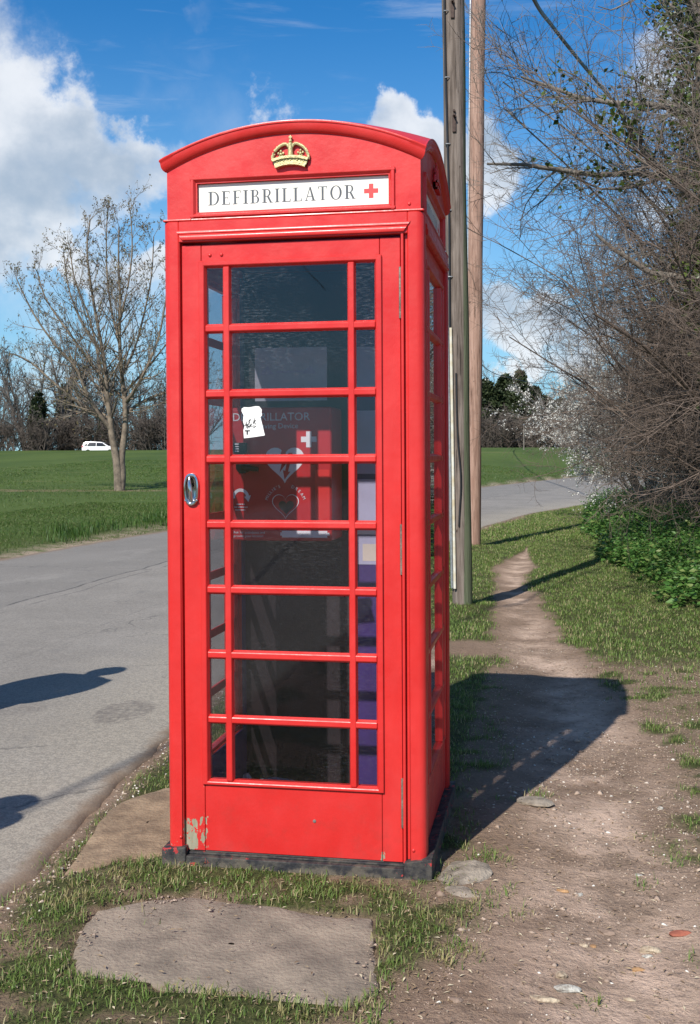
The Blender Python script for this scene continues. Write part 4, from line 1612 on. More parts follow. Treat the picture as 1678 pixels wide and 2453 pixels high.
x, y = scatter(rg, 9000, 1.2, 4.2, 4.5, 26, d_weed)
st_h = rg.uniform(.10, .40, len(x)) * (.5 + fbm(x * 1.1, y * 1.1, 103))
zz = height(x, y)
C, A, SZ = [], [], []
for lv in range(5):
    fh = (lv + 1) / 5
    for q in range(3):
        az = rg.uniform(0, 2 * np.pi, len(x))
        el = rg.uniform(-.3, .5, len(x))
        C.append(np.stack([x + .01 * np.cos(az), y + .01 * np.sin(az), zz + st_h * fh], -1))
        A.append(np.stack([np.cos(az) * np.cos(el), np.sin(az) * np.cos(el), np.sin(el)], -1))
        SZ.append(rg.uniform(.03, .11, len(x)) * (1.15 - .5 * fh))
me = leaf_mesh('weed_leaves', np.concatenate(C), np.concatenate(SZ), rg, 1.6, .55, np.concatenate(A))
tag(link('weed_leaves', me, 'weed_leaf'), 'dark green weeds massed along the foot of the hedge', None, None, 'stuff')

# ================================================================== hedge on the right
SHRUB = [dict(seg=7, jit=.11, up=.03, pull=(-.045, 0, 0), taper=.35, kids=11, t0=.30, ang=42, angj=16, ratio=.52, fall=.5, rr=.5, rmin=.005),
         dict(seg=5, jit=.17, up=.02, taper=.35, kids=8, t0=.12, ang=46, angj=18, ratio=.52, fall=.5, rr=.5, rmin=.0035),
         dict(seg=4, jit=.20, up=.01, taper=.4, kids=9, t0=.10, ang=50, angj=18, ratio=.50, fall=.4, rr=.55, rmin=.0022),
         dict(seg=3, jit=.22, up=.0, taper=.4)]


def shrub(seed, n, hgt, spread, lean, mat, blossom=0, leaves=0):
    rs = np.random.default_rng(seed)
    az = rs.uniform(0, 2 * np.pi, n)
    inc = rs.uniform(.05, 1, n) ** .7 * spread
    D = unit(np.stack([np.cos(az) * inc + lean[0], np.sin(az) * inc + lean[1], np.ones(n)], -1))
    P = np.stack([np.cos(az) * .25 * inc, np.sin(az) * .35 * inc, np.full(n, -.1)], -1)
    L = hgt * rs.uniform(.65, 1.1, n)
    lv, tips = grow(rs, P, D, L, rs.uniform(.013, .034, n), SHRUB)
    lim = branch_mesh('limbs', lv[:2], (6, 4))
    tw = branch_mesh('twigs', lv[2:], (3, 3))
    bl = None
    if blossom:
        s = lv[3]
        q = rs.integers(0, len(s[0]), blossom)
        c = s[0][q] + (s[1][q] - s[0][q]) * rs.random((blossom, 1)) + rs.normal(0, .012, (blossom, 3))
        bl = leaf_mesh('blossom', c, rs.uniform(.018, .036, blossom), rs, .3, .9)
    return lim, tw, bl


def put_shrub(name, parts, loc, rz, sc, mat, label, group):
    o = thing(name, label, 'shrub', loc, rz, group)
    o.scale = (sc,) * 3
    lim, tw, bl = parts
    if not lim.materials:
        lim.materials.append(MATS[mat])
        tw.materials.append(MATS[mat])
    a = link('limbs', lim, None, o)
    b_ = link('twigs', tw, None, o)
    b_['kind'] = 'stuff'
    if bl is not None:
        if not bl.materials:
            bl.materials.append(MATS['petal'])
        c = link('blossom', bl, None, o)
        c['kind'] = 'stuff'
    return o


SA = shrub(101, 17, 4.3, .60, (-.02, 0), 'twig_brown')
SB = shrub(202, 17, 4.8, .52, (-.05, 0), 'twig_brown')
SC = shrub(303, 18, 3.1, .75, (-.05, 0), 'twig_grey', 30000)
SD = shrub(404, 14, 5.3, .45, (.06, -.02), 'twig_grey')
G_ = 'bare shrubs of the roadside hedge'
HEDGE = [(SA, (3.98, 5.9), .3, 1.0, 'twig_brown', 'nearest bare brown shrub at the right edge of the hedge'),
         (SB, (3.68, 7.0), 1.4, .95, 'twig_brown', 'bare brown shrub second from the right edge'),
         (SA, (3.58, 8.1), -.2, 1.0, 'twig_brown', 'bare brown shrub before the tall grey one'),
         (SD, (3.68, 9.3), .1, 1.05, 'twig_grey', 'tall grey shrub reaching over the footpath in mid hedge'),
         (SB, (3.48, 10.4), .6, .95, 'twig_brown', 'bare brown shrub just past the tall grey one'),
         (SA, (3.38, 11.8), .2, .9, 'twig_brown', 'bare brown shrub two past the tall grey one'),
         (SB, (3.28, 13.4), -.3, .88, 'twig_brown', 'bare brown shrub before the white blossom'),
         (SC, (3.06, 15.2), .0, 1.0, 'twig_grey', 'blackthorn shrub dotted with white blossom, nearest of the blossoming ones'),
         (SC, (2.86, 17.4), .7, 1.0, 'twig_grey', 'blackthorn shrub with white blossom, middle one'),
         (SC, (2.96, 20.0), 1.4, 1.05, 'twig_grey', 'blackthorn shrub with white blossom at the hedge end'),
         (SC, (3.51, 23.5), 2.4, 1.0, 'twig_grey', 'farthest blackthorn shrub with white blossom'),
         (SD, (5.13, 7.4), 2.2, 1.15, 'twig_grey', 'tall grey shrub deep in the near hedge'),
         (SA, (5.03, 9.6), 2.8, 1.25, 'twig_brown', 'large brown shrub deep in the middle of the hedge'),
         (SB, (4.93, 12.2), 3.4, 1.25, 'twig_brown', 'large brown shrub deep in the far hedge'),
         (SA, (4.78, 15.0), .9, 1.2, 'twig_brown', 'large brown shrub behind the nearest blossom'),
         (SD, (4.98, 18.2), 2.0, 1.1, 'twig_grey', 'tall grey shrub behind the blossom'),
         (SD, (3.83, 7.7), 5.9, 1.12, 'twig_grey', 'tall grey shrub against the ivy-hung tree'),
         (SD, (3.98, 11.0), .5, 1.1, 'twig_grey', 'tall grey shrub past the ivy-hung tree'),
         (SB, (4.43, 4.6), .1, .9, 'twig_brown', 'low brown shrub just beyond the right edge')]
for parts, (px, py_), rz, sc, mt, lab in HEDGE:
    put_shrub('hedge_shrub', parts, (px, py_, ground_z(px, py_)), rz, sc, mt, lab, G_)

# ivy-hung tree in the hedge, its limbs crossing the top right corner
rs = np.random.default_rng(77)
tx, ty = 2.60, 8.0
iv = thing('ivy_tree', 'ivy-hung grey tree rising out of the hedge at the top right', 'tree', (tx, ty, ground_z(tx, ty)))
spec = [dict(seg=8, jit=.05, up=.05, taper=.45, kids=13, t0=.35, ang=58, angj=14, ratio=.33, fall=.35, rr=.45, rmin=.012),
        dict(seg=6, jit=.14, up=.04, taper=.3, kids=9, t0=.15, ang=45, angj=14, ratio=.5, fall=.4, rr=.5, rmin=.005),
        dict(seg=5, jit=.17, up=.03, taper=.35, kids=8, t0=.1, ang=45, angj=16, ratio=.5, rr=.5, rmin=.003),
        dict(seg=3, jit=.2, up=.02, taper=.4)]
lv, tips = grow(rs, np.array([[0, 0, -.2], [.2, .3, -.2]]), np.array([[-.05, -.03, 1.], [.15, .1, 1]]), np.array([7.2, 6.4]), np.array([.14, .11]), spec)
link('trunk', branch_mesh('trunk', lv[:1], (10,)), 'maple_bark', iv)
nb = len(lv[1][0]) // spec[1]['seg']
for q in range(nb):                       # each limb a part of its own
    link('limb', branch_mesh('limb', [tuple(a_[q::nb] for a_ in lv[1])], (6,)), 'twig_grey', iv)
tag(link('twigs', branch_mesh('twigs', lv[2:], (4, 3)), 'twig_grey', iv), kind='stuff')
cl = []
p0, p1, r0, r1 = lv[0]
for a_, b_, rr_ in zip(p0, p1, r0):
    k = 560 if a_[2] > 2.2 else 40
    t_ = rs.random((k, 1))
    az = rs.uniform(0, 6.28, k)
    rad = rr_ + rs.uniform(.03, .34, k)
    cl.append(a_ + (b_ - a_) * t_ + np.stack([np.cos(az) * rad, np.sin(az) * rad, rs.normal(0, .05, k)], -1))
p0, p1, r0, r1 = lv[1]
sel = rs.permutation(len(p0))[:46]
for q in sel:
    k = 90
    cl.append(p0[q] + (p1[q] - p0[q]) * rs.random((k, 1)) + rs.normal(0, .13, (k, 3)))
cl = np.concatenate(cl)
me = leaf_mesh('ivy', cl, rs.uniform(.035, .075, len(cl)), rs, .5, .85)
tag(link('ivy', me, 'ivy_leaf', iv), kind='stuff')

# ================================================================== maple on the green (left)
rs = np.random.default_rng(21)
MX, MY = -13.71, 32.41
mp = thing('maple_tree', 'twin-stemmed young maple opening its buds on the green', 'tree', (MX, MY, ground_z(MX, MY) - .02))
mp.scale = (.88, .88, 1.05)
right_v = np.array([right[0], right[1], 0.])
depth_v = np.array([fwd[0], fwd[1], 0.])


def mpt(u, v, d=0.):          # metres right of the foot, height, depth
    return right_v * u + depth_v * d + np.array([0, 0, v])


STEMS = [[(0, -.15, 0), (-.02, .5, 0), (-.10, 1.1, 0), (-.25, 1.9, -.05), (-.28, 2.4, -.1)],
         [(.05, -.15, .05), (.12, .5, .05), (.10, 1.1, .1), (.22, 1.9, .15), (.26, 2.6, .1), (.20, 3.3, .1), (.12, 4.2, .0), (.10, 5.2, -.1), (.12, 6.2, 0), (.05, 7.4, .1), (.1, 8.6, 0)],
         [(-.28, 2.3, -.1), (-.38, 3.2, -.2), (-.45, 4.2, -.3), (-.70, 5.4, -.3), (-.95, 6.6, -.2), (-1.1, 7.8, -.2), (-1.0, 8.8, -.1)],
         [(-.27, 2.1, -.1), (-.9, 2.5, .2), (-1.6, 2.9, .3), (-2.5, 3.5, .3), (-3.4, 4.2, .2), (-4.1, 4.5, .1)],
         [(-.30, 2.05, -.1), (-.75, 2.6, -.3), (-1.15, 3.3, -.5), (-1.5, 4.0, -.6), (-2.2, 4.7, -.8), (-3.0, 5.7, -.9), (-3.6, 6.8, -1)],
         [(-.36, 3.0, -.2), (-.75, 3.6, .4), (-.95, 4.5, .8), (-1.3, 5.7, 1.0), (-1.9, 7.0, 1.1), (-2.1, 8.2, 1.1)],
         [(.24, 2.9, .1), (.7, 3.3, -.2), (1.2, 4.0, -.4), (1.7, 5.0, -.5), (2.0, 6.2, -.6), (2.2, 7.3, -.6)],
         [(.25, 2.5, .1), (.8, 2.9, .5), (1.6, 3.2, .7), (2.6, 3.3, .9), (3.5, 3.6, 1.0)],
         [(.17, 3.8, .05), (.6, 4.7, .4), (.9, 5.8, .7), (1.2, 7.1, .8), (1.3, 8.4, .8)],
         [(.11, 4.8, 0), (-.3, 5.8, .5), (-.5, 7.0, .6), (-.55, 8.2, .7), (-.5, 9.2, .7)],
         [(.12, 5.6, 0), (.5, 6.6, -.4), (.7, 7.8, -.5), (.65, 9.0, -.5)],
         [(-.45, 4.4, -.3), (-1.1, 5.3, -.8), (-1.6, 6.4, -1.0), (-1.8, 7.6, -1.0)],
         [(.22, 3.2, .1), (.8, 3.9, .9), (1.6, 4.8, 1.3), (2.4, 5.8, 1.5)],
         [(-.40, 3.5, -.2), (-1.2, 4.4, -.1), (-2.0, 5.3, 0), (-2.8, 6.3, .1), (-3.1, 7.2, 0)]]
RAD = [(.20, .11), (.175, .025), (.10, .025), (.085, .022), (.085, .022), (.075, .02), (.075, .02), (.07, .02), (.06, .018), (.055, .018), (.05, .018), (.055, .018), (.055, .018), (.06, .018)]
mb = MB()
SP, SD_, SL, SR = [], [], [], []
for (pts, (ra, rb)) in zip(STEMS, RAD):
    w3 = [mpt(*p) for p in pts]
    n = len(w3)
    k = 4
    fine_p, fine_r = [], []
    for i in range(n - 1):
        a0, a1, a2, a3 = w3[max(i - 1, 0)], w3[i], w3[i + 1], w3[min(i + 2, n - 1)]
        for j in range(k):
            s = j / k
            fine_p.append(.5 * (2 * a1 + (a2 - a0) * s + (2 * a0 - 5 * a1 + 4 * a2 - a3) * s * s + (3 * a1 - a0 - 3 * a2 + a3) * s ** 3))
    fine_p.append(w3[-1])
    m_ = len(fine_p)
    fine_r = [ra + (rb - ra) * (i / (m_ - 1)) ** .8 for i in range(m_)]
    if ra > .2:
        fine_r[0] *= 1.45
        fine_r[1] *= 1.2
    mb.tube([tuple(p) for p in fine_p], fine_r, 10)
    for i in range(m_):                       # side branches from this stem
        hgt_ = fine_p[i][2]
        if hgt_ < 2.3 or i == 0:
            continue
        for q in range(1 if i % 3 else 2):
            dd = unit(fine_p[i] - fine_p[i - 1])
            perp = unit(np.cross(dd, rs.normal(size=3)))
            an = math.radians(rs.normal(44, 10))
            SP.append(fine_p[i])
            SD_.append(dd * math.cos(an) + perp * math.sin(an))
            SL.append(rs.uniform(.8, 2.0) * (1 - .45 * i / m_) * (1.15 if hgt_ < 6 else .8))
            SR.append(max(fine_r[i] * .42, .011))
mb.build('trunk', 'maple_bark', mp, smooth=True)
spec = [dict(seg=5, jit=.09, up=.07, taper=.35, kids=5, t0=.2, ang=38, angj=12, ratio=.50, fall=.3, rr=.5, rmin=.006),
        dict(seg=4, jit=.12, up=.08, taper=.4, kids=3, t0=.2, ang=42, angj=14, ratio=.55, fall=.2, rr=.6, rmin=.0055),
        dict(seg=3, jit=.12, up=.08, taper=.6)]
lv, tips = grow(rs, np.array(SP), np.array(SD_), np.array(SL), np.array(SR), spec)
link('limbs', branch_mesh('limbs', lv[:1], (5,)), 'maple_bark', mp)
tag(link('twigs', branch_mesh('twigs', lv[1:], (3, 3)), 'twig_grey', mp), kind='stuff')
tp, td = tips
sel = rs.random(len(tp)) < .75
tp, td = tp[sel], td[sel]
c = np.repeat(tp, 3, 0) + rs.normal(0, .025, (len(tp) * 3, 3))
me = leaf_mesh('buds', c, rs.uniform(.04, .085, len(c)), rs, .3, .7)
tag(link('buds', me, 'bud_leaf', mp), kind='stuff')

# ================================================================== trees beyond the green
FAR = [dict(seg=7, jit=.06, up=.04, taper=.25, kids=12, t0=.22, ang=42, angj=12, ratio=.52, fall=.45, rr=.5, rmin=.05),
       dict(seg=5, jit=.12, up=.07, taper=.3, kids=8, t0=.15, ang=38, angj=14, ratio=.50, fall=.4, rr=.5, rmin=.03),
       dict(seg=4, jit=.14, up=.07, taper=.4, kids=7, t0=.1, ang=38, angj=14, ratio=.52, fall=.3, rr=.6, rmin=.022),
       dict(seg=2, jit=.15, up=.05, taper=.5)]


def far_tree(seed, H, r, stems, lean=.12):
    rs = np.random.default_rng(seed)
    D = np.stack([rs.normal(0, lean, stems), rs.normal(0, lean, stems), np.ones(stems)], -1)
    P = np.stack([rs.normal(0, .3, stems) * (stems > 1), rs.normal(0, .3, stems) * (stems > 1), np.full(stems, -.3)], -1)
    lv, tips = grow(rs, P, D, H * rs.uniform(.8, 1, stems), np.full(stems, r), FAR)
    return branch_mesh('trunk', lv[:1], (6,)), branch_mesh('crown', lv[1:], (4, 3, 3))


def far_scrub(seed, n, hgt, spread):
    rs = np.random.default_rng(seed)
    az = rs.uniform(0, 2 * np.pi, n)
    inc = rs.uniform(.05, 1, n) * spread
    D = unit(np.stack([np.cos(az) * inc, np.sin(az) * inc, np.ones(n)], -1))
    P = np.stack([rs.normal(0, 1.1, n), rs.normal(0, 1.1, n), np.full(n, -.2)], -1)
    spec = [dict(seg=4, jit=.15, up=.05, taper=.4, kids=9, t0=.1, ang=45, angj=16, ratio=.55, rr=.55, rmin=.03),
            dict(seg=3, jit=.2, up=.04, taper=.4, kids=9, t0=.1, ang=45, angj=16, ratio=.55, rr=.6, rmin=.025),
            dict(seg=2, jit=.2, up=.03, taper=.5)]
    lv, _ = grow(rs, P, D, hgt * rs.uniform(.6, 1.1, n), np.full(n, .06), spec)
    return (branch_mesh('crown', lv, (4, 3, 3)),)


def evergreen(seed, H, R, n=9000):
    rs = np.random.default_rng(seed)
    z = rs.beta(1.3, 1.6, n) * H
    prof = R * np.clip(np.sin(np.pi * np.clip(z / H * .92 + .08, 0, 1)) ** .6, .05, 1) * (1 - .35 * z / H)
    az = rs.uniform(0, 2 * np.pi, n)
    lob = .72 + .38 * np.sin(az * 3 + z * 1.1 + seed) * np.cos(z * .9 + az)
    rad = prof * lob * rs.uniform(.45, 1, n) ** .5
    c = np.stack([np.cos(az) * rad, np.sin(az) * rad, z + .4], -1)
    me = leaf_mesh('crown', c, rs.uniform(.25, .6, n), rs, .6, .7)
    mb = MB()
    mb.tube([(0, 0, -.3), (.1, 0, H * .3), (0, .1, H * .85)], [R * .09, R * .07, .03], 7)
    return mb, me


T1, T2, T3 = far_tree(1, 13, .30, 2), far_tree(2, 12, .26, 3, .2), far_tree(3, 10.5, .22, 4, .28)
F1, F2 = far_scrub(5, 22, 4.5, .8), far_scrub(6, 20, 3.4, 1.0)


def stand(px, D):
    """a place D metres out along the sight line over column px"""
    v = sight(px * S_, 1020 * S_)
    return CAM[0] + v[0] * D, CAM[1] + v[1] * D


def put_far(parts, px, D, sc, rz, mat, name, label, cat, group, second):
    x_, y_ = stand(px, D)
    o = thing(name, label, cat, (x_, y_, ground_z(x_, y_) - .1), rz, group)
    o.scale = (sc, sc, sc)
    for nm, me in zip((second, 'crown')[-len(parts):], parts):
        c_ = link(nm, me, None, o)
        if not me.materials:
            me.materials.append(MATS[mat])
        if nm == 'crown':
            c_['kind'] = 'stuff'


GT = 'bare trees beyond the green'
for parts, px, D, sc, rz, lab in ((T1, 140, 138, 1.22, .3, 'tall bare tree left of the white car, behind the maple'), (T2, 60, 136, 1.08, 1.2, 'leaning bare tree at the left edge beyond the green'),
                                  (T3, -20, 140, 1.0, 2.2, 'wide bare tree half out of the left edge'), (T2, 205, 144, 1.1, 2.9, 'bare tree right above the white car'),
                                  (T1, 262, 150, .88, 4.1, 'bare tree behind the maple stem'), (T3, 320, 146, .95, .8, 'bare tree right of the maple stem'),
                                  (T2, 372, 150, .9, 3.6, 'bare tree against the kiosk left side'), (T1, 1130, 146, .80, 2.0, 'bare tree just right of the poles beyond the green'),
                                  (T3, 1215, 150, .85, 4.4, 'bare tree beyond the distant thin post'), (T2, 1275, 140, .75, 5.0, 'bare tree beside the blossom far behind'),
                                  (T3, 440, 150, .9, 1.9, 'bare tree hidden behind the kiosk, left part'), (T1, 1340, 150, .8, 1.1, 'bare tree far behind the blossom')):
    put_far(parts, px, D, sc, rz, 'far_bark', 'bare_tree', lab, 'tree', GT, 'trunk')
GS = 'scrub along the far side of the green'
for i, (parts, px, D, sc, rz, lab) in enumerate((
        (F1, 10, 133, 1.1, .2, 'brown scrub at the left edge of the green'), (F2, 75, 131, 1.25, 1.0, 'brown scrub left of the ivy-dark trunk'),
        (F1, 130, 135, 1.2, 2.0, 'dark scrub left of the white car'), (F2, 185, 136, 1.4, 3.0, 'dark scrub behind the rear of the white car'),
        (F1, 240, 136, 1.25, 4.0, 'dark scrub behind the front of the white car'), (F2, 300, 134, 1.5, 5.0, 'dark scrub right of the maple'),
        (F1, 350, 133, 1.3, .5, 'purple-brown scrub next to the kiosk'), (F2, 400, 135, 1.4, .9, 'scrub hidden by the kiosk edge'),
        (F1, 1105, 136, 1.2, 1.5, 'dark scrub right of the poles'), (F2, 1160, 138, 1.3, 2.5, 'dark scrub under the far trees'),
        (F1, 1250, 134, 1.15, 3.5, 'pale scrub right of the far evergreens'), (F2, 1310, 132, 1.2, 4.5, 'pale scrub beside the hedge end'))):
    put_far(parts, px, D, sc, rz, 'far_scrub', 'far_shrub', lab, 'shrub', GS, 'stems')
for i, (px, D, H, R, lab) in enumerate(((1100, 142, 7.4, 3.3, 'dark evergreen right beside the poles beyond the green'), (1150, 143, 8.0, 3.2, 'rounded dark evergreen beyond the green'),
                                        (1182, 141, 8.2, 2.2, 'pointed dark evergreen, tallest of the far ones'), (1215, 143, 6.6, 2.8, 'dark evergreen left of the pale scrub'),
                                        (88, 134, 6.0, 1.7, 'ivy-dark leaning trunk at the left edge of the wood'), (150, 139, 7.0, 1.6, 'ivy-clad trunk left of the white car'),
                                        (1275, 147, 5.5, 2.6, 'small dark evergreen behind the hedge end'), (1125, 145, 6.6, 3.0, 'low dark evergreen between the two beside the poles'),
                                        (1240, 145, 5.6, 2.8, 'low dark evergreen behind the pale scrub'))):
    x_, y_ = stand(px, D)
    o = thing('evergreen_tree', lab, 'tree', (x_, y_, ground_z(x_, y_) - .1), 0, 'dark trees beyond the green')
    mb, me = evergreen(50 + i, H * 1.22, R * 1.2, 9000 if R > 2 else 2500)
    mb.build('trunk', 'far_bark_dark', o)
    c_ = link('crown', me, 'dark_leaf', o)
    c_['kind'] = 'stuff'

# ================================================================== poles
def pole_mat(name, ca, cb, algae):
    m, t, b = pbsdf(name)
    oc = t.new('ShaderNodeTexCoord').outputs['Object']
    v = t.mapping(oc, (1, 1, .045))
    grain = t.noise(v, 46, 6, .65)
    c = t.mix(t.step(grain, .32, .68), ca, cb)
    c = t.mix(t.math('MULTIPLY', t.step(t.noise(t.mapping(oc, (1, 1, .3)), 7, 5, .6), .48, .72), .6), c, tuple(q * .45 for q in ca))
    crack = t.step(t.noise(t.mapping(oc, (1, 1, .02)), 75, 3, .5), .66, .70)
    c = t.mix(t.math('MULTIPLY', crack, .8), c, (.02, .016, .012))
    knots = t.step(t.noise(t.mapping(oc, (1, 1, .55)), 17, 2, .5), .73, .76)
    c = t.mix(t.math('MULTIPLY', knots, .8), c, (.045, .028, .02))
    if algae:
        sp = t.new('ShaderNodeSeparateXYZ')
        t.l.new(oc, sp.inputs[0])
        w = t.math('ADD', sp.outputs[0], t.math('MULTIPLY', t.math('SUBTRACT', t.noise(t.mapping(oc, (1, 1, .12)), 9, 4), .5), .025))
        al = t.step(w, .018, .026)
        c = t.mix(t.math('MULTIPLY', al, .85), c, t.mix(t.noise(v, 60, 4), (.075, .098, .052), (.15, .175, .105)))
    t.l.new(c, b.inputs['Base Color'])
    b.inputs['Roughness'].default_value = .9
    b.inputs['Specular IOR Level'].default_value = .2
    bump(t, b, t.math('SUBTRACT', grain, t.math('MULTIPLY', crack, 1.2)), .8, .012)


pole_mat('pole_old', (.100, .078, .064), (.225, .185, .158), True)
pole_mat('pole_new', (.245, .145, .108), (.40, .262, .205), False)
plain('black_cable', (.012, .012, .014), .45, var=.2)
plain('galvanised', (.42, .44, .45), .4, .7, var=.3, scale=40)
plain('capping', (.58, .57, .50), .6, var=.3, scale=10, col2=(.46, .38, .24))
plain('rusty_iron', (.075, .045, .035), .7, .3, var=.5, scale=60)


def pole(name, label, p0, p1, r0, r1, mat):
    o = thing(name, label, 'utility pole', tuple(p0))
    d = Vector(p1) - Vector(p0)
    mb = MB()
    n = 36
    rows = []
    for i in range(n):
        t_ = i / (n - 1)
        c = d * t_
        r = r0 + (r1 - r0) * t_
        rows.append([(c.x + r * math.cos(a) * (1 + .02 * math.sin(a * 3 + t_ * 9)) + .004 * math.sin(t_ * 23), c.y + r * math.sin(a) * (1 + .02 * math.cos(a * 4 + t_ * 7)), c.z)
                     for a in [2 * math.pi * k / 28 for k in range(28)]])
    mb.grid(rows, True)
    k0 = len(mb.v) - 28
    mb.f.append(tuple(range(k0, k0 + 28)))
    mb.build('pole_shaft', mat, o, smooth=True)
    return o, d


P1, d1 = pole('utility_pole', 'weathered grey wooden pole with black cable and white capping behind the kiosk', (.07, 6.29, -.3), (-.035, 6.40, 8.1), .088, .107, 'pole_old')


def on1(z, ang, rr=0.):
    """a point on the near pole's skin at height z above its foot, ang degrees from +x"""
    t_ = (z + .3) / d1.z
    c = d1 * t_
    r = .088 + .019 * t_ + rr
    a = math.radians(ang)
    return Vector((c.x + r * math.cos(a), c.y + r * math.sin(a), c.z))


CA = 236
mb = MB()
mb.tube([on1(z, CA + 4 * math.sin(z * 2.2), .011) for z in np.arange(2.2, 8.2, .22)], .010, 8)
mb.build('cable_run', 'black_cable', P1, smooth=True)
for z in np.arange(2.95, 8, .585):
    mb = MB()
    mb.tube([on1(z, CA - 14, .004), on1(z, CA - 7, .018), on1(z, CA, .024), on1(z, CA + 7, .018), on1(z, CA + 14, .004)], .0055, 6)
    mb.build('cable_clip', 'galvanised', P1, smooth=True)
for ang, rr_, w_, m_ in ((218, .012, .022, 'galvanised'), (240, .016, .024, 'capping')):
    mb = MB()
    c0, c1 = on1(.30, ang, rr_), on1(2.50, ang, rr_)
    mb.prism([(-w_ / 2, -.014), (-w_ / 2 + .006, -.018), (w_ / 2 - .006, -.018), (w_ / 2, -.014), (w_ / 2, .016), (-w_ / 2, .016)],
             lambda x, y: (c0.x + x, c0.y + y, c0.z - .1), lambda x, y: (c1.x + x, c1.y + y, c1.z))
    mb.build('capping', m_, P1, bevel=.002)
mb = MB()
mb.tube([on1(z, 262 + 16 * math.exp(-((z - 1.15) / .30) ** 2), .008) for z in np.arange(.75, 2.1, .09)], .008, 7)
mb.build('cable_loop', 'black_cable', P1, smooth=True)
for z in (5.35, 4.35):
    mb = MB()
    a0 = on1(z, 272, .004)
    mb.box(a0.x - .016, a0.x + .016, a0.y - .012, a0.y + .01, a0.z - .13, a0.z + .02)
    mb.tube([a0, a0 + Vector((.005, -.055, .01))], .010, 7)
    mb.tube([a0 + Vector((0, 0, .055)), a0 + Vector((0, -.02, .055))], .012, 7)
    mb.build('step_bracket', 'rusty_iron', P1, bevel=.002)

P2, d2 = pole('utility_pole', 'newer orange-brown wooden pole standing behind the grey one', (-.28, 12.68, -.3), (-.165, 12.86, 9.2), .112, .104, 'pole_new')
mb = MB()
mb.tube([(d2.x * s - .112, d2.y * s - .03, d2.z * s) for s in np.linspace(.04, 1, 12)], .012, 7)
mb.build('conduit', 'galvanised', P2, smooth=True)


# ================================================================== overhead cables
def cable(pts, r, label):
    mb = MB()
    mb.tube(pts, r, 6)
    o = mb.build('overhead_cable', 'black_cable', smooth=True)
    return tag(o, label, 'cable')


def smooth_pts(ctl, k=8):
    ctl = [np.array(c, float) for c in ctl]
    out = []
    for i in range(len(ctl) - 1):
        a0, a1, a2, a3 = ctl[max(i - 1, 0)], ctl[i], ctl[i + 1], ctl[min(i + 2, len(ctl) - 1)]
        for j in range(k):
            s = j / k
            out.append(tuple(.5 * (2 * a1 + (a2 - a0) * s + (2 * a0 - 5 * a1 + 4 * a2 - a3) * s * s + (3 * a1 - a0 - 3 * a2 + a3) * s ** 3)))
    out.append(tuple(ctl[-1]))
    return out


cable(smooth_pts([(-.03, 6.4, 8.0), (.40, 9.2, 7.2), (.66, 10.74, 7.11), (.89, 12.31, 7.36), (1.26, 13.9, 7.46), (2.6, 20, 8.0), (4.5, 30, 9)]), .028, 'thick black cable running down into the hedge at the top right')
cable(smooth_pts([(-.18, 12.8, 9.0), (-4.74, 87.0, 8.92), (-1.79, 113, 8.93), (1.4, 123.7, 9.22)], 10), .035, 'thin distant wire sagging right of the poles')
cable(smooth_pts([(-.03, 6.4, 7.9), (-1.2, 1.5, 7.2), (-2.6, -3.2, 6.5), (-3.25, -6.3, 6.1), (-3.6, -9.5, 6.0), (-5.5, -22, 6.6), (-8, -40, 8)]), .017, 'black cable overhead from the near pole, its shadow on the road')

# ================================================================== far post and white car
x_, y_ = stand(1190, 104)
o = thing('timber_post', 'lone thin pale post standing before the dark far trees', 'post', (x_, y_, ground_z(x_, y_)))
mb = MB()
mb.tube([(0, 0, -.3), (0, 0, 1.2), (.01, 0, 2.35)], [.065, .06, .055], 8)
mb.build('post_shaft', 'twig_grey', o)
mb = MB()
mb.tube([(.01, 0, 2.35), (.01, 0, 2.42)], [.07, .03], 8)
mb.build('post_cap', 'galvanised', o)

plain('car_white', (.80, .80, .80), .25, var=.03, coat=.5)
plain('car_glass', (.012, .014, .018), .08, var=.1)
plain('tyre', (.018, .018, .019), .8, var=.2)
plain('lamp_red', (.45, .02, .02), .3, var=.1)
plain('lamp_clear', (.7, .7, .72), .15, var=.05)
x_, y_ = stand(228, 129)
car = thing('white_car', 'white hatchback on the far road, partly hidden by the maple', 'car', (x_, y_, ground_z(x_, y_) - .12), math.atan2(right[1], right[0]))
SEC = [(-2.02, .62, .32, .95, .78), (-1.98, .74, .26, 1.02, .80), (-1.75, .82, .22, 1.44, .60), (-1.45, .85, .20, 1.52, .60), (-.6, .87, .19, 1.53, .62), (.2, .87, .19, 1.49, .62),
       (.55, .87, .19, 1.36, .66), (1.10, .86, .20, 1.02, .80), (1.70, .82, .22, .92, .78), (2.0, .70, .28, .78, .66), (2.06, .60, .34, .66, .58)]
rows = []
for X, hwid, zb, zt, tw in SEC:
    belt = min(.95, zt - .03)
    rows.append([(X, -hwid * .9, zb), (X, -hwid, zb + .18), (X, -hwid, belt - .1), (X, -hwid * .97, belt), (X, -tw, zt - .03), (X, -tw * .7, zt), (X, tw * .7, zt), (X, tw, zt - .03),
                 (X, hwid * .97, belt), (X, hwid, belt - .1), (X, hwid, zb + .18), (X, hwid * .9, zb)])
mb = MB()
mb.grid(rows, True)
n = len(rows[0])
mb.f += [tuple(range(n)), tuple(range(len(mb.v) - n, len(mb.v)))]
mb.build('body', 'car_white', car, smooth=True)
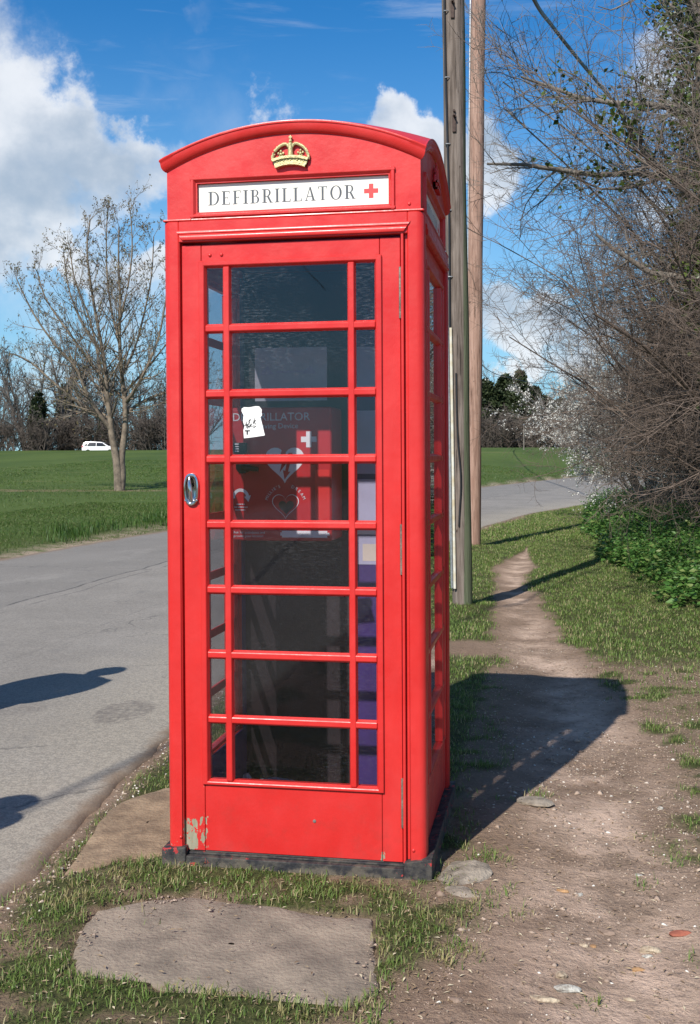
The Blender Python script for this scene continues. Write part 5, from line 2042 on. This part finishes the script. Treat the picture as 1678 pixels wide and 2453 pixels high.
for s in (-1, 1):
    for poly in ([(-1.35, 1.0, .86), (-.35, 1.0, .875), (-.35, 1.42, .70), (-1.20, 1.42, .68)], [(-.27, 1.0, .875), (.88, 1.0, .875), (.42, 1.36, .72), (-.27, 1.42, .70)], [(-1.72, 1.04, .84), (-1.42, 1.0, .865), (-1.30, 1.38, .71), (-1.50, 1.34, .70)]):
        mb = MB()
        mb.add([(p[0], s * (p[2] + .012), p[1]) for p in poly] + [(p[0], s * (p[2] - .02), p[1]) for p in poly], [(0, 1, 2, 3), (4, 5, 6, 7), (0, 1, 5, 4), (1, 2, 6, 5), (2, 3, 7, 6), (3, 0, 4, 7)])
        mb.build('side_window', 'car_glass', car)
    mb = MB()
    mb.box(-2.0, -1.78, s * .70 - .09, s * .70 + .09, .86, 1.06)
    mb.build('tail_light', 'lamp_red', car, bevel=.02)
    mb = MB()
    mb.box(1.82, 2.02, s * .60 - .10, s * .60 + .10, .62, .76)
    mb.build('headlight', 'lamp_clear', car, bevel=.02)
    for X in (-1.25, 1.28):
        mb = MB()
        mb.tube([(X, s * .68, .31), (X, s * .875, .31)], .31, 20)
        wh = mb.build('wheel', 'tyre', car, bevel=.02)
        mb = MB()
        mb.tube([(X, s * .86, .31), (X, s * .885, .31)], .19, 16)
        mb.build('rim', 'galvanised', wh)
mb = MB()
mb.add([(1.08, -.70, 1.04), (1.08, .70, 1.04), (.60, .60, 1.36), (.60, -.60, 1.36)], [(0, 1, 2, 3)])
mb.build('windscreen', 'car_glass', car)
mb = MB()
mb.add([(-1.90, -.62, 1.10), (-1.90, .62, 1.10), (-1.77, .56, 1.42), (-1.77, -.56, 1.42)], [(0, 1, 2, 3)])
mb.build('rear_window', 'car_glass', car)

# ================================================================== stones on the path
plain('flint_white', (.52, .50, .44), .8, var=.35, scale=55, bumpk=.8, bscale=90, col2=(.20, .17, .14))
plain('flint_cream', (.50, .41, .29), .8, var=.35, scale=55, bumpk=.8, bscale=90, col2=(.26, .19, .13))
plain('flint_orange', (.42, .24, .11), .75, var=.35, scale=40, bumpk=.4)
plain('stone_brown', (.27, .19, .14), .8, var=.3, scale=40, bumpk=.4)
plain('brick_red', (.36, .11, .065), .85, var=.35, scale=40, bumpk=.5)
plain('rubble_pale', (.34, .285, .225), .95, var=.5, scale=22, bumpk=.9, bscale=80, col2=(.16, .13, .10))
STN = [((.879, -.648), .040, (1.0, .42, .34), .3, 'flint_white', 'largest grey-white flint lying on the footpath'), ((1.108, -.374), .034, (1, .45, .35), .1, 'flint_cream', 'cream flint near the right edge of the footpath'),
       ((.863, -.564), .020, (1, .8, .6), .9, 'flint_cream', 'small cream flint just above the largest one'), ((.818, -.706), .038, (1, .32, .18), -.1, 'flint_cream', 'flat beige stone left of the largest flint'),
       ((.999, -.26), .023, (1, .85, .35), .2, 'stone_brown', 'round brown stone sunk in the footpath'), ((1.205, -.256), .036, (1, .45, .25), .2, 'brick_red', 'piece of red brick at the right edge'),
       ((.876, -.005), .019, (1, .5, .35), .1, 'flint_orange', 'orange stone right of the grass tufts'), ((.923, -.019), .013, (1, .6, .5), .5, 'flint_white', 'white chip beside the orange stone'),
       ((1.258, .887), .011, (1, .9, .7), .4, 'flint_white', 'small white stone on the right part of the path'), ((1.035, -.658), .018, (1, .4, .3), .0, 'flint_cream', 'beige chip right of the largest flint'),
       ((1.069, -.49), .021, (1, .4, .3), .3, 'flint_orange', 'orange chip below the cream flint'), ((1.10, -.41), .014, (1, .5, .4), .2, 'flint_white', 'white chip below the cream flint'),
       ((.93, -.36), .012, (1, .8, .5), .2, 'flint_cream', 'cream pebble left of the round brown stone'), ((.955, -.355), .010, (1, .8, .5), .7, 'flint_orange', 'orange pebble left of the round brown stone'),
       ((.60, -.78), .018, (1, .6, .5), .2, 'stone_brown', 'brown stone at the bottom edge right of the slab'), ((1.12, .18), .012, (1, .6, .4), .2, 'flint_white', 'white chip on the worn bright earth'),
       ((1.23, .32), .010, (1, .6, .4), 1.2, 'flint_cream', 'cream chip further up the footpath'), ((-.56, .97), .014, (1, .6, .5), .3, 'flint_white', 'white flint at the road edge left of the kiosk'),
       ((-1.02, .70), .014, (1, .6, .5), .3, 'flint_white', 'white flint on the gravel road edge')]
for i, ((px, py_), r_, sq, rz, mt, lab) in enumerate(STN):
    lump('stone', (px, py_, ground_z(px, py_) + r_ * sq[2] * .22), r_, sq, mt, 20 + i, lab, 'stone', 'loose stones on the footpath', amp=.26, rz=rz)
lump('foundation_rubble', (.775, .864, ground_z(.775, .864) + .006), .062, (1.25, .9, .22), 'rubble_pale', 71, 'flat pale stone beside a grass tuft at the shadow edge', 'stone', amp=.12)
lump('foundation_rubble', (.565, .07, .004), .095, (.95, 1.35, .24), 'rubble_pale', 72, 'pale broken concrete at the right corner of the plinth', 'rubble', amp=.22)
lump('foundation_rubble', (.550, -.09, .0), .060, (1.1, .8, .26), 'rubble_pale', 73, 'smaller broken concrete in front of the right plinth corner', 'rubble', amp=.25)

# loose gravel, too small to count
rs = np.random.default_rng(9)


def gravel(name, n, x0, x1, y0, y1, dens, smin, smax, mat, label):
    x, y = scatter(rs, n, x0, x1, y0, y1, dens)
    s = rs.uniform(smin, smax, len(x)) * rs.uniform(.5, 1.3, len(x))
    ico = np.array([(1, 0, 0), (-1, 0, 0), (0, 1, 0), (0, -1, 0), (0, 0, 1), (0, 0, -1)], float)
    fc = np.array([(0, 2, 4), (2, 1, 4), (1, 3, 4), (3, 0, 4), (2, 0, 5), (1, 2, 5), (3, 1, 5), (0, 3, 5)])
    V = ico[None] * (s[:, None, None] * rs.uniform(.6, 1.4, (len(x), 6, 1)) * np.stack([rs.uniform(.8, 1.6, len(x)), rs.uniform(.7, 1.1, len(x)), rs.uniform(.35, .7, len(x))], -1)[:, None])
    a = rs.uniform(0, 6.28, len(x))
    ca, sa = np.cos(a)[:, None], np.sin(a)[:, None]
    vx, vy = V[..., 0] * ca - V[..., 1] * sa, V[..., 0] * sa + V[..., 1] * ca
    V = np.stack([vx + x[:, None], vy + y[:, None], V[..., 2] + (height(x, y) + s * .15)[:, None]], -1).reshape(-1, 3)
    F = (np.arange(len(x))[:, None, None] * 6 + fc[None]).reshape(-1, 3)
    me = npmesh(name, V, [F], False, {'rnd': np.repeat(rs.random(len(x)), 6)})
    tag(link(name, me, mat), label, None, None, 'stuff')


leafy('gravel_mix', (.28, .21, .16), (.50, .41, .33), .9, 0, (.66, .62, .55))
leafy('crumb_mix', (.22, .155, .115), (.42, .32, .25), .95, 0)


def d_path(x, y):
    return np.where(slab_mask(x, y), 0, (1 - grass_mask(x, y)) * sstep(x, .42, .6) * sstep(fbm(x * 3, y * 3, 111), .3, .7))


gravel('gravel', 6500, .4, 1.9, -1.2, 4.5, d_path, .0016, .0048, 'gravel_mix', 'pale grit strewn over the trodden path')
gravel('gravel', 900, .4, 1.7, -1.2, 2.5, d_path, .004, .0085, 'gravel_mix', 'pale pebbles strewn over the trodden path')
gravel('gravel', 260, .45, 1.6, -1.2, 2.5, d_path, .008, .016, 'crumb_mix', 'brown half-buried stones in the trodden path')
gravel('earth_crumbs', 26000, .35, 1.9, -1.2, 3.8, lambda x, y: np.where(slab_mask(x, y), 0, (1 - grass_mask(x, y)) * sstep(fbm(x * 2, y * 2, 113), .3, .6)), .0015, .0042, 'crumb_mix', 'dark crumbs of earth on the trodden path')
gravel('gravel', 5000, -1.25, -.45, -1.0, 3.2, lambda x, y: np.where(slab_mask(x, y), 0, sstep(x - near_x(y), -.05, .03) * sstep(-(x - near_x(y)), -.22, -.05)), .002, .007, 'gravel_mix', 'loose grit along the broken road edge')



def rim(x, y):                            # soil crumbled over the slabs' edges
    out = np.zeros(x.shape)
    for k_, pl in SLABS.items():
        c_ = np.mean(np.array(pl), 0)
        small = [tuple(c_ + (np.array(q) - c_) * .84) for q in pl]
        out = np.where(in_poly(x, y, pl), np.where(in_poly(x, y, small), .04, .8), out)
    return out * sstep(fbm(x * 5, y * 5, 117), .35, .6)


gravel('earth_crumbs', 9000, -.85, .42, -.9, .82, rim, .002, .006, 'crumb_mix', 'soil crumbs washed over the slab edges')

# dead leaves, straw and twig ends trodden into the earth
leafy('litter_mix', (.16, .10, .06), (.38, .29, .18), .9, .1, (.55, .47, .33))
x, y = scatter(rs, 5200, .40, 1.9, -1.2, 5.5, lambda x, y: np.where(slab_mask(x, y), 0, 1 - .6 * grass_mask(x, y)))
x2, y2 = scatter(rs, 2600, -1.0, .6, -1.2, .1, lambda x, y: np.where(slab_mask(x, y), .12, .8))
x, y = np.concatenate([x, x2]), np.concatenate([y, y2])
az = rs.uniform(0, 6.28, len(x))
me = leaf_mesh('leaf_litter', np.stack([x, y, height(x, y) + .004], -1), rs.uniform(.005, .024, len(x)), rs, 6, .28, np.stack([np.cos(az), np.sin(az), rs.normal(0, .12, len(x))], -1))
tag(link('leaf_litter', me, 'litter_mix'), 'dead leaves and straw bits scattered over the bare earth', None, None, 'stuff')

# ================================================================== two people on the road, out of the frame to the left
plain('skin', (.55, .36, .27), .5, var=.1)
plain('hair_brown', (.07, .045, .03), .7, var=.3, scale=60)
plain('coat_dark', (.035, .04, .06), .8, var=.25, scale=20, bumpk=.2)
plain('coat_green', (.06, .075, .045), .8, var=.25, scale=20, bumpk=.2)
plain('trouser', (.045, .05, .075), .85, var=.2, scale=30, bumpk=.2)
plain('shoe', (.03, .022, .018), .5, var=.2)


def skin_mesh(name, verts, edges, radii, mat, parent=None, root=0, sub=2):
    me = bpy.data.meshes.new(name)
    me.from_pydata(verts, edges, [])
    o = link(name, me, mat, parent)
    md = o.modifiers.new('skin', 'SKIN')
    md.use_smooth_shade = True
    for i, r_ in enumerate(radii):
        sv = me.skin_vertices[0].data[i]
        sv.radius = r_ if isinstance(r_, tuple) else (r_, r_)
        sv.use_root = i == root
    ms = o.modifiers.new('sub', 'SUBSURF')
    ms.levels = ms.render_levels = sub
    return o


def person(loc, rz, k, coat, label, stride=.10):
    J = dict(pel=(0, 0, .93), spi=(0, .01, 1.10), che=(0, .015, 1.30), nek=(0, .01, 1.47), hea=(0, -.015, 1.60), top=(0, -.01, 1.70), chin=(0, -.055, 1.545))
    V, E, Rr = [], [], []
    for nm, r_ in (('pel', (.135, .105)), ('spi', (.125, .095)), ('che', (.15, .11)), ('nek', (.058, .06)), ('hea', (.078, .095)), ('top', (.06, .07))):
        V.append(J[nm])
        Rr.append(r_)
    E += [(0, 1), (1, 2), (2, 3), (3, 4), (4, 5)]
    for s in (-1, 1):
        b_ = len(V)
        V += [(s * .17, .01, 1.40), (s * .215, .05, 1.15), (s * .185, -.09, .98), (s * .14, -.13, .97)]
        Rr += [.065, .052, .042, .036]
        E += [(2, b_), (b_, b_ + 1), (b_ + 1, b_ + 2), (b_ + 2, b_ + 3)]
        b_ = len(V)
        V += [(s * .10, 0, .86), (s * .115, -s * stride, .48), (s * .12, -s * stride * 1.1 + .01, .09), (s * .13, -s * stride * 1.1 - .14, .035)]
        Rr += [.088, .062, .045, .04]
        E += [(0, b_), (b_, b_ + 1), (b_ + 1, b_ + 2), (b_ + 2, b_ + 3)]
    body = skin_mesh('person', V, E, Rr, 'skin')
    body.location = loc
    body.rotation_euler = (0, 0, rz)
    body.scale = (k, k, k)
    tag(body, label, 'person')
    # coat over trunk and arms with hands in its pockets, trousers, shoes, hair, nose
    V2 = [(0, 0, .80), (0, .0, .95), (0, .01, 1.12), (0, .015, 1.31), (0, .01, 1.45)]
    R2 = [(.175, .14), (.165, .135), (.150, .12), (.172, .13), (.075, .075)]
    E2 = [(0, 1), (1, 2), (2, 3), (3, 4)]
    for s in (-1, 1):
        b_ = len(V2)
        V2 += [(s * .175, .01, 1.395), (s * .215, .055, 1.15), (s * .185, -.09, .98), (s * .14, -.125, .955)]
        R2 += [.082, .070, .062, .05]
        E2 += [(3, b_), (b_, b_ + 1), (b_ + 1, b_ + 2), (b_ + 2, b_ + 3)]
    skin_mesh('coat', V2, E2, R2, coat, body)
    V3, R3, E3 = [(0, 0, .93)], [(.145, .115)], []
    for s in (-1, 1):
        b_ = len(V3)
        V3 += [(s * .10, 0, .84), (s * .115, -s * stride, .48), (s * .12, -s * stride * 1.1 + .01, .12)]
        R3 += [.100, .078, .066]
        E3 += [(0, b_), (b_, b_ + 1), (b_ + 1, b_ + 2)]
    skin_mesh('trousers', V3, E3, R3, 'trouser', body)
    for s in (-1, 1):
        y_ = -s * stride * 1.1
        skin_mesh('shoe', [(s * .12, y_ + .04, .06), (s * .122, y_ - .04, .055), (s * .13, y_ - .16, .04)], [(0, 1), (1, 2)], [(.055, .06), (.052, .055), (.045, .035)], 'shoe', body)
    mb = MB()
    mb.ball((0, .012, 1.635), .108, 16, (.90, 1.02, 1.0))
    hr = mb.build('hair', 'hair_brown', body, smooth=True)
    for v in hr.data.vertices:
        if v.co.y < -.05 and v.co.z < 1.68:
            v.co.y = -.05
        if v.co.z < 1.56:
            v.co.z = 1.56
    return body


person((-2.50, 1.27, .03), math.radians(-20), 1.02, 'coat_dark', 'person in a dark coat on the road, left of the frame, casting the long shadow')
person((-1.80, -1.25, .02), math.radians(30), .98, 'coat_green', 'person in a green coat on the road, left of the frame, casting the short shadow')
